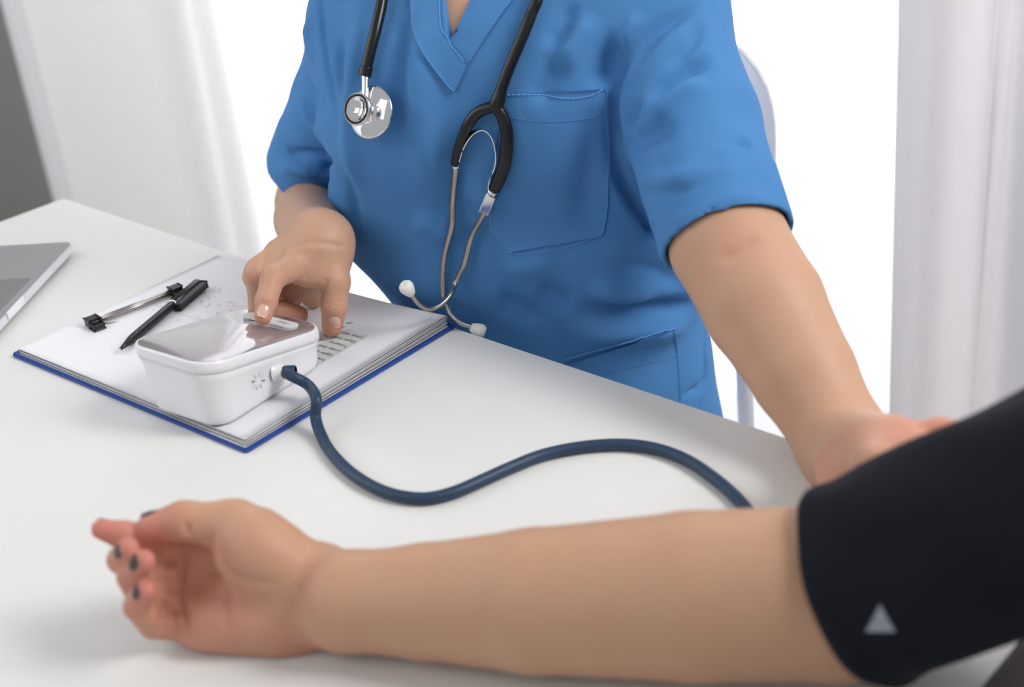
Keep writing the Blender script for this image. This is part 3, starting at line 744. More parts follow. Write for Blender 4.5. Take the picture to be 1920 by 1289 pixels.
for a, r0, r1 in (('imcp', .0165, .0125), ('mmcp', .0165, .0120), ('rmcp', .0160, .0115), ('pmcp', .0150, .0110)):
    off = {'imcp': .012, 'mmcp': .004, 'rmcp': -.004, 'pmcp': -.012}[a]
    F_.limb(rw+nrm(H['imcp']-H['pmcp'])*off*.8, H[a], r0, r1, k=.012)
F_.limb(rw*.5+H['tcmc']*.5, H['tmcp'], .019, .0135, k=.012)
F_.limb(H['tcmc'], H['imcp']*.8+H['tmcp']*.2-up_h*.006, .012, .0085, k=.014)
F_.chain([H['tmcp'], H['tip_'], H['ttip']], [.0125, .0108, .0088], k=.003)
F_.limb(H['imcp'], H['ipip'], .0120, .0100, k=.006); F_.chain([H['ipip'], H['idip'], H['itip']], [.0100, .0085, .0070], k=.002)
F_.limb(H['mmcp'], H['mpip'], .0125, .0108, k=.008); F_.chain([H['mpip'], H['mdip'], H['mtip']], [.0108, .0092, .0080], k=.003)
F_.limb(rw+nrm(H['pmcp']-H['imcp'])*.010, H['mpip']*.75+H['mmcp']*.25, .018, .0115, k=.012)
F_.limb(H['rmcp'], H['rpip'], .0120, .0100, k=.008); F_.chain([H['rpip'], H['rdip'], H['rtip']], [.0100, .0085, .0072], k=.003)
F_.chain([H['pmcp'], H['ppip'], H['pdip'], H['ptip']], [.0095, .0080, .0070, .0062], k=.003)
F_.limb(AZ(562, 520, .795), AZ(586, 556, .7685), .013, .0105, k=.008)
F_.limb(rw+nrm(H['pmcp']-H['imcp'])*.012-up_h*.008, AZ(545, 545, .788), .017, .0125, k=.008)
for a in ('imcp', 'mmcp', 'rmcp'):    # knuckles
    F_.limb(H[a]+up_h*.003, H[a]+up_h*.0031, .0105, k=.006)
for a, b, t in (('imcp', 'ipip', 1.0), ('ipip', 'idip', 1.0)):
    F_.limb(H[b], H[b]+np.array([0, 0, 1e-4]), .0096 if b == 'ipip' else .0084, k=.003)
# crease between thumb web and knuckle, wrist crease
F_.limb(AZ(604, 470, .842)-[0, 0, .0], AZ(560, 456, .850), .0012, k=.003, sub=True)
Vr, Qr = F_.mesh(2); Qr = orient_out(Vr, Qr)
def flush_of(V, spots):
    f = np.zeros(len(V))
    for p, r, a in spots: f = np.maximum(f, a*np.exp(-(np.linalg.norm(V-np.asarray(p), axis=1)/r)**2))
    return f
Br_ = bvh_of(Vr, Qr); Nr_ = normals(Vr, Qr)
for ln_, wd_, ht_ in (
    ([(497, 528), (508, 531), (520, 530)], .0012, -.0005), ([(496, 534), (508, 537), (521, 536)], .0012, -.0006), ([(491, 566), (500, 568), (512, 567)], .0010, -.0006), ([(492, 571), (500, 573), (510, 572)], .0010, -.0004),
    ([(612, 570), (628, 565), (642, 568)], .0012, -.0006), ([(612, 577), (628, 573), (643, 576)], .0012, -.0005), ([(600, 560), (606, 545), (612, 528)], .002, -.0010),
    ([(545, 466), (590, 455), (640, 462)], .0025, -.0010), ([(576, 520), (590, 500), (600, 482)], .004, -.0012), ([(530, 470), (520, 490), (505, 505)], .004, -.0012),
    ([(500, 480), (492, 500), (488, 530)], .003, -.0015), ([(600, 585), (600, 560), (603, 540)], .002, -.0006), ([(578, 462), (560, 480), (548, 492)], .004, .0009), ([(560, 462), (535, 472), (520, 482)], .003, .0007)):
    P_ = cast_line(Br_, ln_, 0, 4)
    if len(P_) > 1:
        P_ = np.array([P_[0]]+[P_[i] for i in range(1, len(P_)) if np.linalg.norm(P_[i]-P_[i-1]) < .012])
        if len(P_) > 1: Vr = Vr + Nr_*(ht_*np.exp(-(dist_poly(Vr, P_)/wd_)**2))[:, None]
fr_ = flush_of(Vr, [(H['itip'], .022, .75), (H['ttip'], .022, .8), (H['mtip'], .02, .8), (H['rtip'], .018, .7), (H['tip_'], .018, .45), (H['ipip'], .014, .4), (H['imcp'], .016, .25), (H['tmcp'], .02, .3), (H['mpip'], .014, .35)])

# --- left arm and hand (grips the patient's arm from behind the cuff)
L_ = dict(k1=AW(1688, 838, .772), k2=AW(1672, 842, .755), k3=AW(1655, 856, .742), k4=AW(1640, 872, .732),
          a1=AW(1762, 814, .765), a2=AW(1722, 842, .742), b1=AW(1700, 880, .72), palm=AW(1640, 862, .765),
          th0=AW(1585, 882, .79), th1=AW(1577, 915, .775), th2=AW(1590, 948, .762))
lo = np.minimum(lw, np.array(list(L_.values())).min(0)); hi = np.maximum(lw, np.array(list(L_.values())).max(0))
F_ = Field(np.minimum(lo, le)-.07, np.maximum(hi, le)+.08, .0020)
F_.limb(ls*.5+le*.5, ls*.2+le*.8, .033, .0395, k=.004); F_.limb(ls*.2+le*.8, le, .0400, .0430, k=.004)
m1_, m2_ = le*.68+lw*.32, le*.35+lw*.65
F_.limb(le, m1_, .0430, .0425, k=.004); F_.limb(m1_, m2_, .0425, .0355, k=.004); F_.limb(m2_, lw, .0355, .0280, k=.004) 
F_.limb(lw, L_['palm'], .0270, .0225, k=.02); F_.limb(lw, L_['k2'], .022, .017, k=.015)
F_.limb(lw, L_['k1'], .020, .013, k=.012); F_.limb(lw, L_['k4'], .018, .012, k=.012)
F_.chain([L_['k1'], L_['a1'], L_['a1']+(L_['a2']-L_['k2'])*.6], [.0125, .0095, .008], k=.004)
F_.chain([L_['k2'], L_['a2'], L_['a2']+np.array([.012, -.012, -.02])], [.0125, .0095, .0085], k=.004)
F_.chain([L_['k3'], L_['k3']+np.array([.03, -.008, .004]), L_['b1']+np.array([.02, -.0, -.01])], [.0122, .0095, .008], k=.004)
F_.chain([L_['k4'], L_['k4']+np.array([.026, -.010, -.004]), L_['k4']+np.array([.035, -.02, -.02])], [.011, .0085, .0075], k=.004)
F_.chain([lw, L_['th0'], L_['th1'], L_['th2']], [.02, .0155, .012, .0095], k=.008)
cr = [AY(1395, 455, .862), AY(1370, 476, .858), AY(1345, 492, .858)]   # crease inside the elbow
Vl, Ql = F_.mesh(2); Ql = orient_out(Vl, Ql)
Bl = bvh_of(Vl, Ql); Nl = normals(Vl, Ql)
crl = cast_line(Bl, [(1430, 440), (1400, 462), (1374, 478), (1335, 492)])
if len(crl) > 1:
    dl_, e_f = dist_arc(Vl, crl)
    Vl = Vl - Nl*(.0024*e_f*np.exp(-(dl_/.006)**2))[:, None]
fl_ = flush_of(Vl, [(L_['a1'], .03, .9), (L_['a2'], .03, .9), (L_['k2'], .03, .5), (L_['th1'], .03, .8), (AY(1380, 470, .86), .02, .35), (lw, .03, .25)])

# --- trunk, neck and head (mostly out of the picture)
CH = np.array([.020, 1.135, .930]); WA = np.array([.036, 1.135, .80]); HI = np.array([.062, 1.125, .66])
NK = np.array([.018, 1.165, 1.06]); HD = np.array([.005, 1.12, 1.20])
F_ = Field([-.26, .88, .42], [.36, 1.40, 1.36], .006)
F_.limb(CH-SD*.045, CH+SD*.045, .098, k=.03); F_.limb(WA-SD*.03, WA+SD*.03, .070, k=.02); F_.limb(CH, WA, .075, k=.02); F_.limb(WA, HI, .07, .075, k=.02)
F_.limb(rs, NK, .034, .042, k=.02); F_.limb(ls, NK, .034, .042, k=.02); F_.limb(CH+FR*.030+ZZ*.04, NK+FR*.01, .060, .05, k=.03)
F_.limb(NK, HD-ZZ*.02, .045, .045, k=.02)
F_.limb(HD+ZZ*.03, HD+FR*.02-ZZ*.035, .075, .052, k=.03); F_.limb(HD+FR*.085-ZZ*.0, HD+FR*.070+ZZ*.02, .011, .007, k=.01)
for s_ in (-1, 1): F_.limb(HD+SD*.074*s_, HD+SD*.076*s_+ZZ*.02, .012, k=.006); F_.limb(HD+SD*.03*s_+FR*.092+ZZ*.022, HD+SD*.031*s_+FR*.092+ZZ*.022, .010, k=.006, sub=True)
F_.limb(rs, rs*.5+re_*.5, .038, .036, k=.01); F_.limb(ls, ls*.45+le*.55, .033, k=.01)
Vt_, Qt_ = F_.mesh(2); Qt_ = orient_out(Vt_, Qt_)
V = np.concatenate([Vr, Vl, Vt_]); Q = np.concatenate([Qr, Ql+len(Vr), Qt_+len(Vr)+len(Vl)])
nb = put_np('body', V, Q, M['skin'], None, flush=np.concatenate([fr_, fl_, np.zeros(len(Vt_))])); adopt(nb, nurse)
F_ = Field(HD-.16, HD+.17, .006)
F_.limb(HD+ZZ*.045-FR*.018, HD-FR*.035-ZZ*.02, .086, .07, k=.03); F_.limb(HD-FR*.10+ZZ*.0, HD-FR*.11+ZZ*.02, .035, k=.02)
F_.limb(HD+FR*.10-ZZ*.03, HD+FR*.11+ZZ*.03, .055, k=.02, sub=True)
Vh, Qh = F_.mesh(1); hr = put_np('hair', Vh, orient_out(Vh, Qh), M['hair']); adopt(hr, nurse)

def ball(name, c, r, sc, ax, mat, par):
    bm = bmesh.new(); bmesh.ops.create_icosphere(bm, subdivisions=3, radius=1)
    for v in bm.verts: v.co = Vector(np.asarray(c)+ax[0]*v.co[0]*r*sc[0]+ax[1]*v.co[1]*r*sc[1]+ax[2]*v.co[2]*r*sc[2])
    o = obj_bm(name, bm, mat); adopt(o, par); return o
M['eye'] = material('eye_white', (0.8, 0.8, 0.78), rough=.15); M['iris'] = material('dark_iris', (0.02, 0.012, 0.01), rough=.1); M['lip'] = material('lip', (0.45, 0.14, 0.12), rough=.4)
def face(HD_, sd, fr, par, bv):
    def on(p, dep):
        h = bv.ray_cast(Vector(p+fr*.2), Vector(-fr)); return np.array(h[0])-fr*dep if h[0] is not None else p
    for s_ in (-1, 1):
        e = ball('eye', on(HD_+sd*.031*s_+ZZ*.018, .0035), .0115, (1, .5, .42), (sd, fr, ZZ), M['eye'], par)
        i = ball('iris', on(HD_+sd*.031*s_+ZZ*.018, -.0012), .0042, (1, .35, .95), (sd, fr, ZZ), M['iris'], par)
        b = tube('eyebrow', [on(HD_+sd*.016*s_+ZZ*.036, 0), on(HD_+sd*.031*s_+ZZ*.041, 0), on(HD_+sd*.047*s_+ZZ*.036, 0)], [.0015, .0028, .001], M['hair']); adopt(b, par)
    m_ = tube('lips', [on(HD_+sd*q-ZZ*.036, .001) for q in (-.022, -.008, .008, .022)], [.0015, .0045, .0045, .0015], M['lip']); adopt(m_, par)
face(HD, SD, FR, nurse, bvh_of(Vt_, Qt_))
# nails of the pointing hand
Brn = bvh_of(Vr, Qr)
def nail_px(px, py, dpx, wd, ln, par, mat, tip, bv, nm='fingernail'):
    p = cast(bv, px, py, 0.0); q = cast(bv, px+dpx[0]*.35, py+dpx[1]*.35, 0.0)
    if p is None: return
    d = AW(px+dpx[0], py+dpx[1], 1.0)-AW(px, py, 1.0)
    hit = bv.find_nearest(Vector(p)); n = np.array(hit[1]); n = n if n@ray(px, py) < 0 else -n
    if q is not None and np.linalg.norm(q-p) < .012: d = (q-p)
    o = nail(nm, p+n*.0008, d, n, wd, ln, mat, None, tip); adopt(o, par); return o
nail_px(494, 583, (-6, 16), .0088, .0105, nurse, M['nail'], M['nailtip'], Brn)
nail_px(629, 604, (3, 16), .0095, .0120, nurse, M['nail'], M['nailtip'], Brn)

# --- scrub top
HEMt = .90
F_ = Field([-.28, .86, .52], [.34, 1.42, 1.13], .0028)
F_.limb(CH-SD*.062, CH+SD*.062, .108, k=.03); F_.limb(CH-SD*.05-ZZ*.04, CH+SD*.05-ZZ*.04, .109, k=.03)
F_.limb(WA-SD*.050, WA+SD*.050, .103, k=.04); F_.limb(WA-SD*.040-ZZ*.03, WA+SD*.055-ZZ*.03, .103, k=.04)
F_.limb(WA-SD*.118+ZZ*.015-FR*.004, WA-ZZ*.01, .080, .09, k=.03); F_.limb(WA-SD*.102-ZZ*.012-FR*.010, WA-ZZ*.03, .070, .09, k=.03)
F_.limb(HI-SD*.02, HI+SD*.030, .095, k=.03); F_.limb(HI-SD*.02-ZZ*.08, HI+SD*.035-ZZ*.08, .097, k=.03)
F_.limb(rs, NK-ZZ*.012, .050, .052, k=.04); F_.limb(ls, NK-ZZ*.012, .052, .052, k=.04)
F_.limb(CH+ZZ*.03, NK-ZZ*.03, .09, .06, k=.04)
# sleeves
rh = rs+(re_-rs)*.80; lh = ls+(le-ls)*.995
ra_ = nrm(re_-rs); la_ = nrm(le-ls)
F_.limb(rs, rs*.5+rh*.5, .050, .0490, k=.02); F_.limb(rs*.5+rh*.5, rh+ra_*.06, .0490, .0490, k=.006)
F_.limb(ls-la_*.01, ls*.5+lh*.5, .051, .0520, k=.025); F_.limb(ls*.5+lh*.5, lh+la_*.05, .0520, .0490, k=.006)
# hollow sleeve ends, then cut the hems
F_.limb(rh-ra_*.004, rh+ra_*.08, .0435, k=.002, sub=True); F_.limb(lh-la_*.004, lh+la_*.08, .0455, k=.002, sub=True)
def cutlocal(F, p, n, rad):
    q = F._sub(p-rad, p+rad); sl, X, Y, Z = q; D = (X-p[0])*n[0]+(Y-p[1])*n[1]+(Z-p[2])*n[2]
    R2 = np.sqrt((X-p[0])**2+(Y-p[1])**2+(Z-p[2])**2)
    D = np.where(R2 < rad*.98, D, -1.0); F.f[sl] = np.maximum(F.f[sl], D)
cutlocal(F_, rh+ra_*.0, nrm(ra_+np.array([.10, 0, .1])), .115) if False else None
# hem cuts restricted to a tube round the arm so that the trunk is untouched
def cut_tube(F, p, n, rad, L):
    lo_ = np.minimum(p, p+n*L)-rad; hi_ = np.maximum(p, p+n*L)+rad; q = F._sub(lo_, hi_); sl, X, Y, Z = q
    X = X-p[0]; Y = Y-p[1]; Z = Z-p[2]; t = X*n[0]+Y*n[1]+Z*n[2]; rr = np.sqrt(np.maximum(X*X+Y*Y+Z*Z-t*t, 0))
    D = np.minimum(np.minimum(t, L-t), rad-rr); F.f[sl] = np.maximum(F.f[sl], D)
def inside(F, V):
    i = np.clip(np.round((V-F.lo)/F.h).astype(int), 0, F.n-1); return F.f[tuple(i.T)]
cut_tube(F_, rh, ra_, .062, .20); cut_tube(F_, lh, la_, .066, .20)
# the V of the neck
def vcut(F):
    vp = nt0; q = F._sub(vp+[-.16, -.12, -.02], vp+[.16, .14, .30]); sl, X, Y, Z = q
    X = X-vp[0]; Y = Y-vp[1]; Z = Z-vp[2]; s_ = X*SD[0]+Y*SD[1]; f_ = X*FR[0]+Y*FR[1]
    D = np.minimum((Z*.36+.0008) - np.abs(s_-Z*.08), f_+.10); F.f[sl] = np.maximum(F.f[sl], D)
B0 = bvh_of(*F_.mesh(1)); nt0 = cast(B0, 843, 80, 0)
print('v tip', nt0, 'chest front', cast(B0, 880, 250), 'belly', cast(B0, 900, 600), 'edge sum', cast(B0, 900, 610).sum() if cast(B0, 900, 610) is not None else None)
vcut(F_)
Vs, Qs = F_.mesh(3); Qs = orient_out(Vs, Qs)
# folds: grooves and ridges laid along lines seen on the cloth
Bs = bvh_of(Vs, Qs); Ns = normals(Vs, Qs)
folds = [ # (px line, width m, height m)
 ([(604, -30), (604, 50), (612, 115), (628, 175), (645, 235)], .0035, -.0030),
 ([(1258, -10), (1222, 40), (1180, 90), (1153, 150), (1143, 215), (1150, 290), (1172, 350), (1205, 405), (1238, 462)], .0050, -.0080),
 ([(1300, -10), (1290, 20), (1240, 55), (1196, 105), (1165, 160)], .0060, -.0050),
 ([(1170, 60), (1150, 95), (1132, 140), (1128, 180)], .0085, -.0085),
 ([(1205, 20), (1175, 75), (1155, 120)], .0060, .0030),
 ([(1320, 35), (1300, 75), (1275, 100), (1240, 130)], .0060, -.0035),
 ([(1350, 115), (1310, 118), (1270, 135), (1235, 165), (1205, 200)], .0075, -.0060),
 ([(1330, 140), (1280, 165), (1240, 200), (1205, 240)], .008, .0045),
 ([(1195, 175), (1180, 210), (1165, 250)], .007, -.0055),
 ([(1280, 262), (1240, 250), (1195, 262), (1160, 280)], .010, -.0055),
 ([(1330, 290), (1300, 320), (1240, 350), (1190, 330)], .010, .0040),
 ([(1385, 325), (1340, 345), (1300, 370), (1245, 372), (1200, 352)], .007, -.0045),
 ([(1455, 345), (1410, 338), (1370, 345)], .006, -.0030),
 ([(1400, 250), (1398, 290), (1370, 315)], .006, -.0040),
 ([(1450, 378), (1380, 380), (1300, 405), (1235, 440)], .0022, -.0012),
 # trunk
 ([(660, 0), (662, 120), (660, 250), (668, 400)], .010, .0045),
 ([(735, 250), (752, 120), (760, 20)], .010, -.0045),
 ([(775, 30), (785, 130), (800, 260), (806, 380)], .016, .0055),
 ([(650, 270), (668, 370), (676, 470)], .008, -.0035),
 ([(845, 230), (850, 330), (835, 430)], .012, -.0035),
 ([(880, 480), (870, 410), (905, 380)], .012, -.0030),
 ([(770, 400), (820, 430), (870, 440)], .012, .0035),
 ([(1062, 110), (1035, 150), (1000, 200)], .009, -.0040), ([(1110, 20), (1075, 80), (1040, 130)], .010, .0045), ([(1085, 0), (1050, 60), (1020, 100)], .008, -.0035),
 ([(1128, 180), (1110, 290), (1095, 390), (1075, 460)], .016, -.0060),
 ([(1070, 560), (1105, 578), (1160, 590), (1230, 583), (1310, 572)], .0095, -.0105),
 ([(1000, 540), (1040, 560), (1080, 580)], .012, -.0040),
 ([(1100, 530), (1160, 548), (1240, 545)], .013, .0060),
 ([(1040, 620), (1110, 622), (1200, 612), (1300, 605)], .014, .0075),
 ([(920, 560), (980, 590), (1010, 620)], .014, -.0040),
 ([(1150, 470), (1175, 500), (1240, 515), (1290, 540)], .010, -.0045),
 ([(700, 500), (780, 530), (860, 560)], .016, .0030),
 ([(930, 510), (990, 500), (1060, 480)], .012, .0035),
 ([(1325, 600), (1322, 660), (1318, 715), (1290, 735), (1260, 745)], .0030, -.0050),
 # the other sleeve
 ([(500, 292), (545, 290), (600, 294), (640, 300)], .0050, -.0050),
 ([(520, 312), (570, 322), (620, 328)], .0060, .0030), ([(610, 290), (618, 320), (622, 348)], .005, -.0035),
 ([(560, 130), (585, 175), (610, 205), (636, 240)], .008, -.0045), ([(548, 170), (575, 215), (610, 250)], .009, .0045), ([(640, 60), (640, 130), (650, 200)], .007, -.0035),
 ([(575, 30), (580, 80), (590, 120)], .008, .0030),
]
disp = np.zeros(len(Vs))
for ln_, wd_, ht_ in folds:
    P_ = cast_line(Bs, ln_, 0, 10)
    if len(P_) < 2: continue
    keep = [0]+[i for i in range(1, len(P_)) if np.linalg.norm(P_[i]-P_[i-1]) < .03]
    P_ = P_[keep]; bb0 = P_.min(0)-wd_*3; bb1 = P_.max(0)+wd_*3; sel = np.where(((Vs > bb0) & (Vs < bb1)).all(1))[0]
    if len(sel) == 0: continue
    D, fade = dist_arc(Vs[sel], P_); facing = np.clip(-(Ns[sel]@FWD)*4+1.2, 0, 1)
    disp[sel] += 1.7*ht_*np.exp(-(D/wd_)**2)*fade*facing
low = np.zeros(len(Vs))
for k_, (sc_, am_) in enumerate(((8, .0022), (17, .0010))):
    a_ = np.random.rand(4, 3)*2-1; ph = np.random.rand(4)*6
    for r_ in range(4): low += am_*.5*np.sin((Vs@nrm(a_[r_]))*sc_*6.28/1.6+ph[r_]+1.2*np.sin(Vs[:, r_ % 3]*sc_*1.5))
for h_, a_ in ((lh, la_), (rh, ra_)):
    t_h = (Vs-h_)@a_; r_h = np.linalg.norm(Vs-h_-t_h[:, None]*a_, axis=1); near = (r_h < .062) & (t_h > -.05)
    disp = np.where(near, np.maximum(disp, -.0012), disp); low = np.where(near, low*.3, low)
Vs = Vs + Ns*(disp+low)[:, None]; Vs = relax(Vs, Qs, .5)
top_o = put_np('scrub_top', Vs, Qs, M['scrub'], None); adopt(top_o, nurse)
Bs = bvh_of(Vs, Qs)

# neck bands, pockets, stitching: pieces of cloth laid on the top
def ad(o, p=None): o.parent = p or top_o; return o
b1 = patch('neckband', Bs, [(888, -6), (866, 38), (845, 80), (852, 98), (874, 121)], [(966, -6), (935, 38), (908, 76), (893, 96), (877, 122)], .0016, .002, M['scrub'], top_o, 14, 40)
b2 = patch('neckband', Bs, [(773, -8), (779, 55), (795, 100), (822, 138), (853, 173)], [(825, -8), (828, 52), (843, 82), (861, 102), (877, 121)], .0030, .002, M['scrub'], top_o, 14, 40)
pk = patch('chest_pocket', Bs, [(945, 178), (935, 250), (922, 330), (919, 420), (925, 436), (953, 474)], [(1134, 168), (1138, 250), (1140, 330), (1139, 400), (1131, 436), (1128, 443)], .0017, .002, M['scrub'], top_o, 40, 44)
pl = patch('hip_pocket', Bs, [(900, 735), (960, 770), (1000, 820), (1010, 850)], [(1262, 617), (1266, 650), (1271, 700), (1274, 760)], .0022, .002, M['scrub'], top_o, 44, 24)
def stitch(name, pts, off, par, r=.00035, gap=True, bv=None):
    P_ = cast_line(bv or Bs, pts, off, 3)
    if len(P_) < 4: return None
    Ls = np.concatenate([[0], np.cumsum(np.linalg.norm(np.diff(P_, axis=0), axis=1))]); total = Ls[-1]; geo = []
    s_ = 0; st = .0026 if gap else .004
    at = lambda x: np.array([np.interp(x, Ls, P_[:, i]) for i in range(3)])
    while s_ < total-st:
        geo.append(tube_geo(np.array([at(s_), at(s_+st*.5), at(s_+st*(.72 if gap else 1.02))]), r, 6)); s_ += st
    V, Fc = merge_geo(geo); return put(name, V, Fc, M['thread'], par)
stitch('stitching', [(772, 0), (778, 55), (794, 100), (821, 138), (852, 172)], .0030, b2)
stitch('stitching', [(826, -4), (829, 52), (844, 82), (862, 102), (876, 120)], .0031, b2, gap=False, r=.0005)
stitch('stitching', [(962, 0), (932, 38), (906, 76), (880, 118)], .0019, b1)
stitch('stitching', [(947, 216), (1000, 226), (1060, 226), (1108, 218), (1130, 207)], .0020, pk)
stitch('stitching', [(948, 178), (1000, 178), (1060, 185), (1105, 180), (1134, 168)], .0019, pk, gap=False, r=.0006)
stitch('stitching', [(919, 400), (921, 430), (938, 455), (953, 473), (1000, 475), (1060, 463), (1128, 441)], .0019, pk)
stitch('stitching', [(1136, 170), (1139, 260), (1140, 380), (1131, 438)], .0019, pk, r=.00025)
stitch('stitching', [(1120, 702), (1180, 688), (1235, 675), (1270, 664)], .0025, pl)
stitch('stitching', [(1060, 672), (1130, 650), (1200, 632), (1262, 617)], .0024, pl, gap=False, r=.0006)

# trousers and hips under the desk
F_ = Field([-.35, .55, .38], [.40, 1.38, .74], .006)
F_.limb(HI-SD*.04-ZZ*.10, HI+SD*.03-ZZ*.10, .092, k=.03)
for s_ in (-1, 1):
    hp_ = HI+SD*(.055*s_-.01)-ZZ*.11; kn = hp_+nrm(-V2+U2*.1*s_)*.40; F_.limb(hp_, kn, .080, .058, k=.03)
Vq, Qq = F_.mesh(2); trs = put_np('trousers', Vq, orient_out(Vq, Qq), M['scrub']); adopt(trs, nurse)
F_ = Field([-.35, .45, .0], [.40, 1.0, .52], .006)
for s_ in (-1, 1):
    hp_ = HI+SD*(.055*s_-.01)-ZZ*.11; kn = hp_+nrm(-V2+U2*.1*s_)*.40; F_.limb(kn, np.array([kn[0]+.02, kn[1]+.04, .10]), .058, .040, k=.03); F_.limb(np.array([kn[0]+.02, kn[1]+.04, .04]), np.array([kn[0]-.05, kn[1]-.06, .035]), .036, .03, k=.03)
Vq, Qq = F_.mesh(1); trs2 = put_np('trouser_legs', Vq, orient_out(Vq, Qq), M['scrub']); adopt(trs2, nurse)
# dark shirt tail between top and trousers at the left hip, seen under the hem
# ================================================================== CHAIR
ch_c = np.array([.128, 1.255, 0]); chf = nrm([-.45, -.89, 0]); chs = np.array([-chf[1], chf[0], 0])
if chs[0] < 0: chs = -chs
chair = empty('chair', ch_c); tag(chair, 'white moulded plastic chair with rounded back, under the person in scrubs', 'chair')
V = []; Fc = []; nu, nv = 30, 16
def shell(u, v, off):
    # u across (-1..1), v up (0..1); rounded top
    wd_ = .138*math.sqrt(max(.02, 1-(abs(v-.52)/.53)**3.2)); x = u*wd_
    z = .64+.27*v; back = -.06*v+.07*(u*u)
    zz = z
    p = ch_c-chf*(.085-back*.9)+chs*x+ZZ*zz; return p+chf*off
for lay in (0, 1):
    for j in range(nv+1):
        for i in range(nu+1): V.append(shell(i/nu*2-1, j/nv, .006*lay))
W_ = nu+1; m = W_*(nv+1)
for j in range(nv):
    for i in range(nu): q = (j*W_+i, j*W_+i+1, (j+1)*W_+i+1, (j+1)*W_+i); Fc.append(q); Fc.append(tuple(k+m for k in q[::-1]))
rim = [i for i in range(W_)]+[j*W_+nu for j in range(1, nv+1)]+[nv*W_+i for i in range(nu-1, -1, -1)]+[j*W_ for j in range(nv-1, 0, -1)]
for a, b in zip(rim, rim[1:]+rim[:1]): Fc.append((a, b, b+m, a+m))
bk = put('backrest', V, Fc, M['chairp'], None); adopt(bk, chair)
st_ = extrude_poly('seat', rrect(.42, .40, .08, 8), ch_c, chs, chf, ZZ, .455, .475, M['wplastic'], None, bevel=.006)
st_.location = Vector(chf*.06); adopt(st_, chair)
for a_, b_ in ((-1, -1), (1, -1), (-1, 1), (1, 1)):
    p = ch_c+chs*.16*a_+chf*(.06+.15*b_); q = ch_c+chs*.20*a_+chf*(.06+.19*b_)
    lg = tube('leg', [p+ZZ*.46, q+ZZ*0.0], [.016, .012], M['trim'], None, smooth_path=False); adopt(lg, chair)
# upright post seen between arm and hip
pp0, pp1 = AY(1391, 720, 1.22), AY(1396, 800, 1.22)
dpost = nrm(pp1-pp0); post = tube('arm_post', [np.array([pp0[0], pp0[1], .80]), np.array([pp0[0]+.004, pp0[1], .47])], .0085, M['trim'], None, smooth_path=False); adopt(post, chair)

# ================================================================== STETHOSCOPE
steth = empty('stethoscope', cast(Bs, 930, 200, .004)); tag(steth, 'black and chrome stethoscope hanging round the neck over the blue scrubs', 'stethoscope')
def on_s(pts, off): return [cast(Bs, p[0], p[1], off) for p in pts]
TR = .0046
nkL = [NK+SD*.052+FR*.02+ZZ*.012, NK+SD*.03-FR*.045+ZZ*.028, NK-FR*.060+ZZ*.03, NK-SD*.03-FR*.045+ZZ*.028, NK-SD*.052+FR*.02+ZZ*.012]
tA = [p for p in on_s([(935, 196), (950, 150), (966, 110), (984, 68), (1000, 30), (1014, -10)], TR+.0028)+[NK+SD*.058+FR*.058-ZZ*.010]+nkL+[NK-SD*.058+FR*.058-ZZ*.010]+on_s([(731, -8), (722, 33), (713, 70), (703, 107), (694, 140)], TR+.0035) if p is not None]
o = tube('rubber_tube', tA, TR, M['rubber'], None, n=8, ns=18); adopt(o, steth); main_t = o
end = tA[-1]
o = tube('tube_sleeve', [tA[-1]+(tA[-2]-tA[-1])*.35, tA[-1]*1.0, tA[-1]+(tA[-1]-tA[-2])*.15], TR*1.14, M['rubber'], None); o.parent = main_t
# Y piece and its two arms
offY = .0065
rtube = on_s([(935, 196)], TR+.0028)+on_s([(946, 215), (954, 240), (955, 268), (951, 300), (942, 326), (932, 347)], offY)
ltube = on_s([(935, 197), (918, 200)], TR+.0028)+on_s([(898, 210), (882, 230), (871, 254), (864, 278), (859, 302)], offY)
o = tube('right_branch', rtube, [.0048, .0050, .0052, .0052, .0050], M['rubber'], None, ns=18); adopt(o, steth)
o = tube('left_branch', ltube, [.0048, .0046, .0044, .0038, .0032], M['rubber'], None, ns=18); adopt(o, steth)
yb = rtube[0]; o = lathe('y_joint', yb+(tA[1]-yb)*.0, nrm(tA[1]-tA[0]), [(0, -.006), (.0044, -.005), (.0058, 0), (.0056, .006), (.0048, .012)], M['rubber'], None, 24); adopt(o, steth)
# ear tubes
lt = on_s([(860, 300), (858, 315), (852, 370), (845, 420), (838, 470), (834, 515), (834, 548)], .0055)
e_ = lt[-1]
yd = e_[1]
lt += [AY(838, 572, yd-.012), AY(846, 590, yd-.020), AY(862, 605, yd-.026), AY(884, 614, yd-.028)]
rt = on_s([(931, 345), (926, 360), (912, 395), (894, 440), (876, 488), (860, 522)], .0075)
yd2 = rt[-1][1]
rt += [AY(845, 552, yd2-.012), AY(826, 572, yd2-.022), AY(804, 580, yd2-.030), AY(785, 570, yd2-.036), AY(771, 551, yd2-.040)]
def metal_arm(pts, nm):
    o = tube(nm, pts, [.0027, .0026, .0024, .0022, .0021, .0020], M['steel'], None, n=8, ns=14); adopt(o, steth); return o
mL = metal_arm(lt, 'ear_tube'); mR = metal_arm(rt, 'ear_tube')
tag(mL, 'steel ear tube crossing to the lower right'); tag(mR, 'steel ear tube curving to the left')
for arm, pts in ((mL, lt), (mR, rt)):
    d_ = nrm(pts[-1]-pts[-2]); 
    o = lathe('ear_tip', pts[-1]-d_*.0008, d_, [(0, 0), (.0032, 0), (.0042, .002), (.0056, .0058), (.0062, .0085), (.0058, .0112), (.0042, .0130), (.0016, .0134), (.0012, .0128), (0, .0126)], M['eartip'], None, 28)
    o.parent = arm
    a_ = pts[1]; d2 = nrm(pts[2]-pts[1])
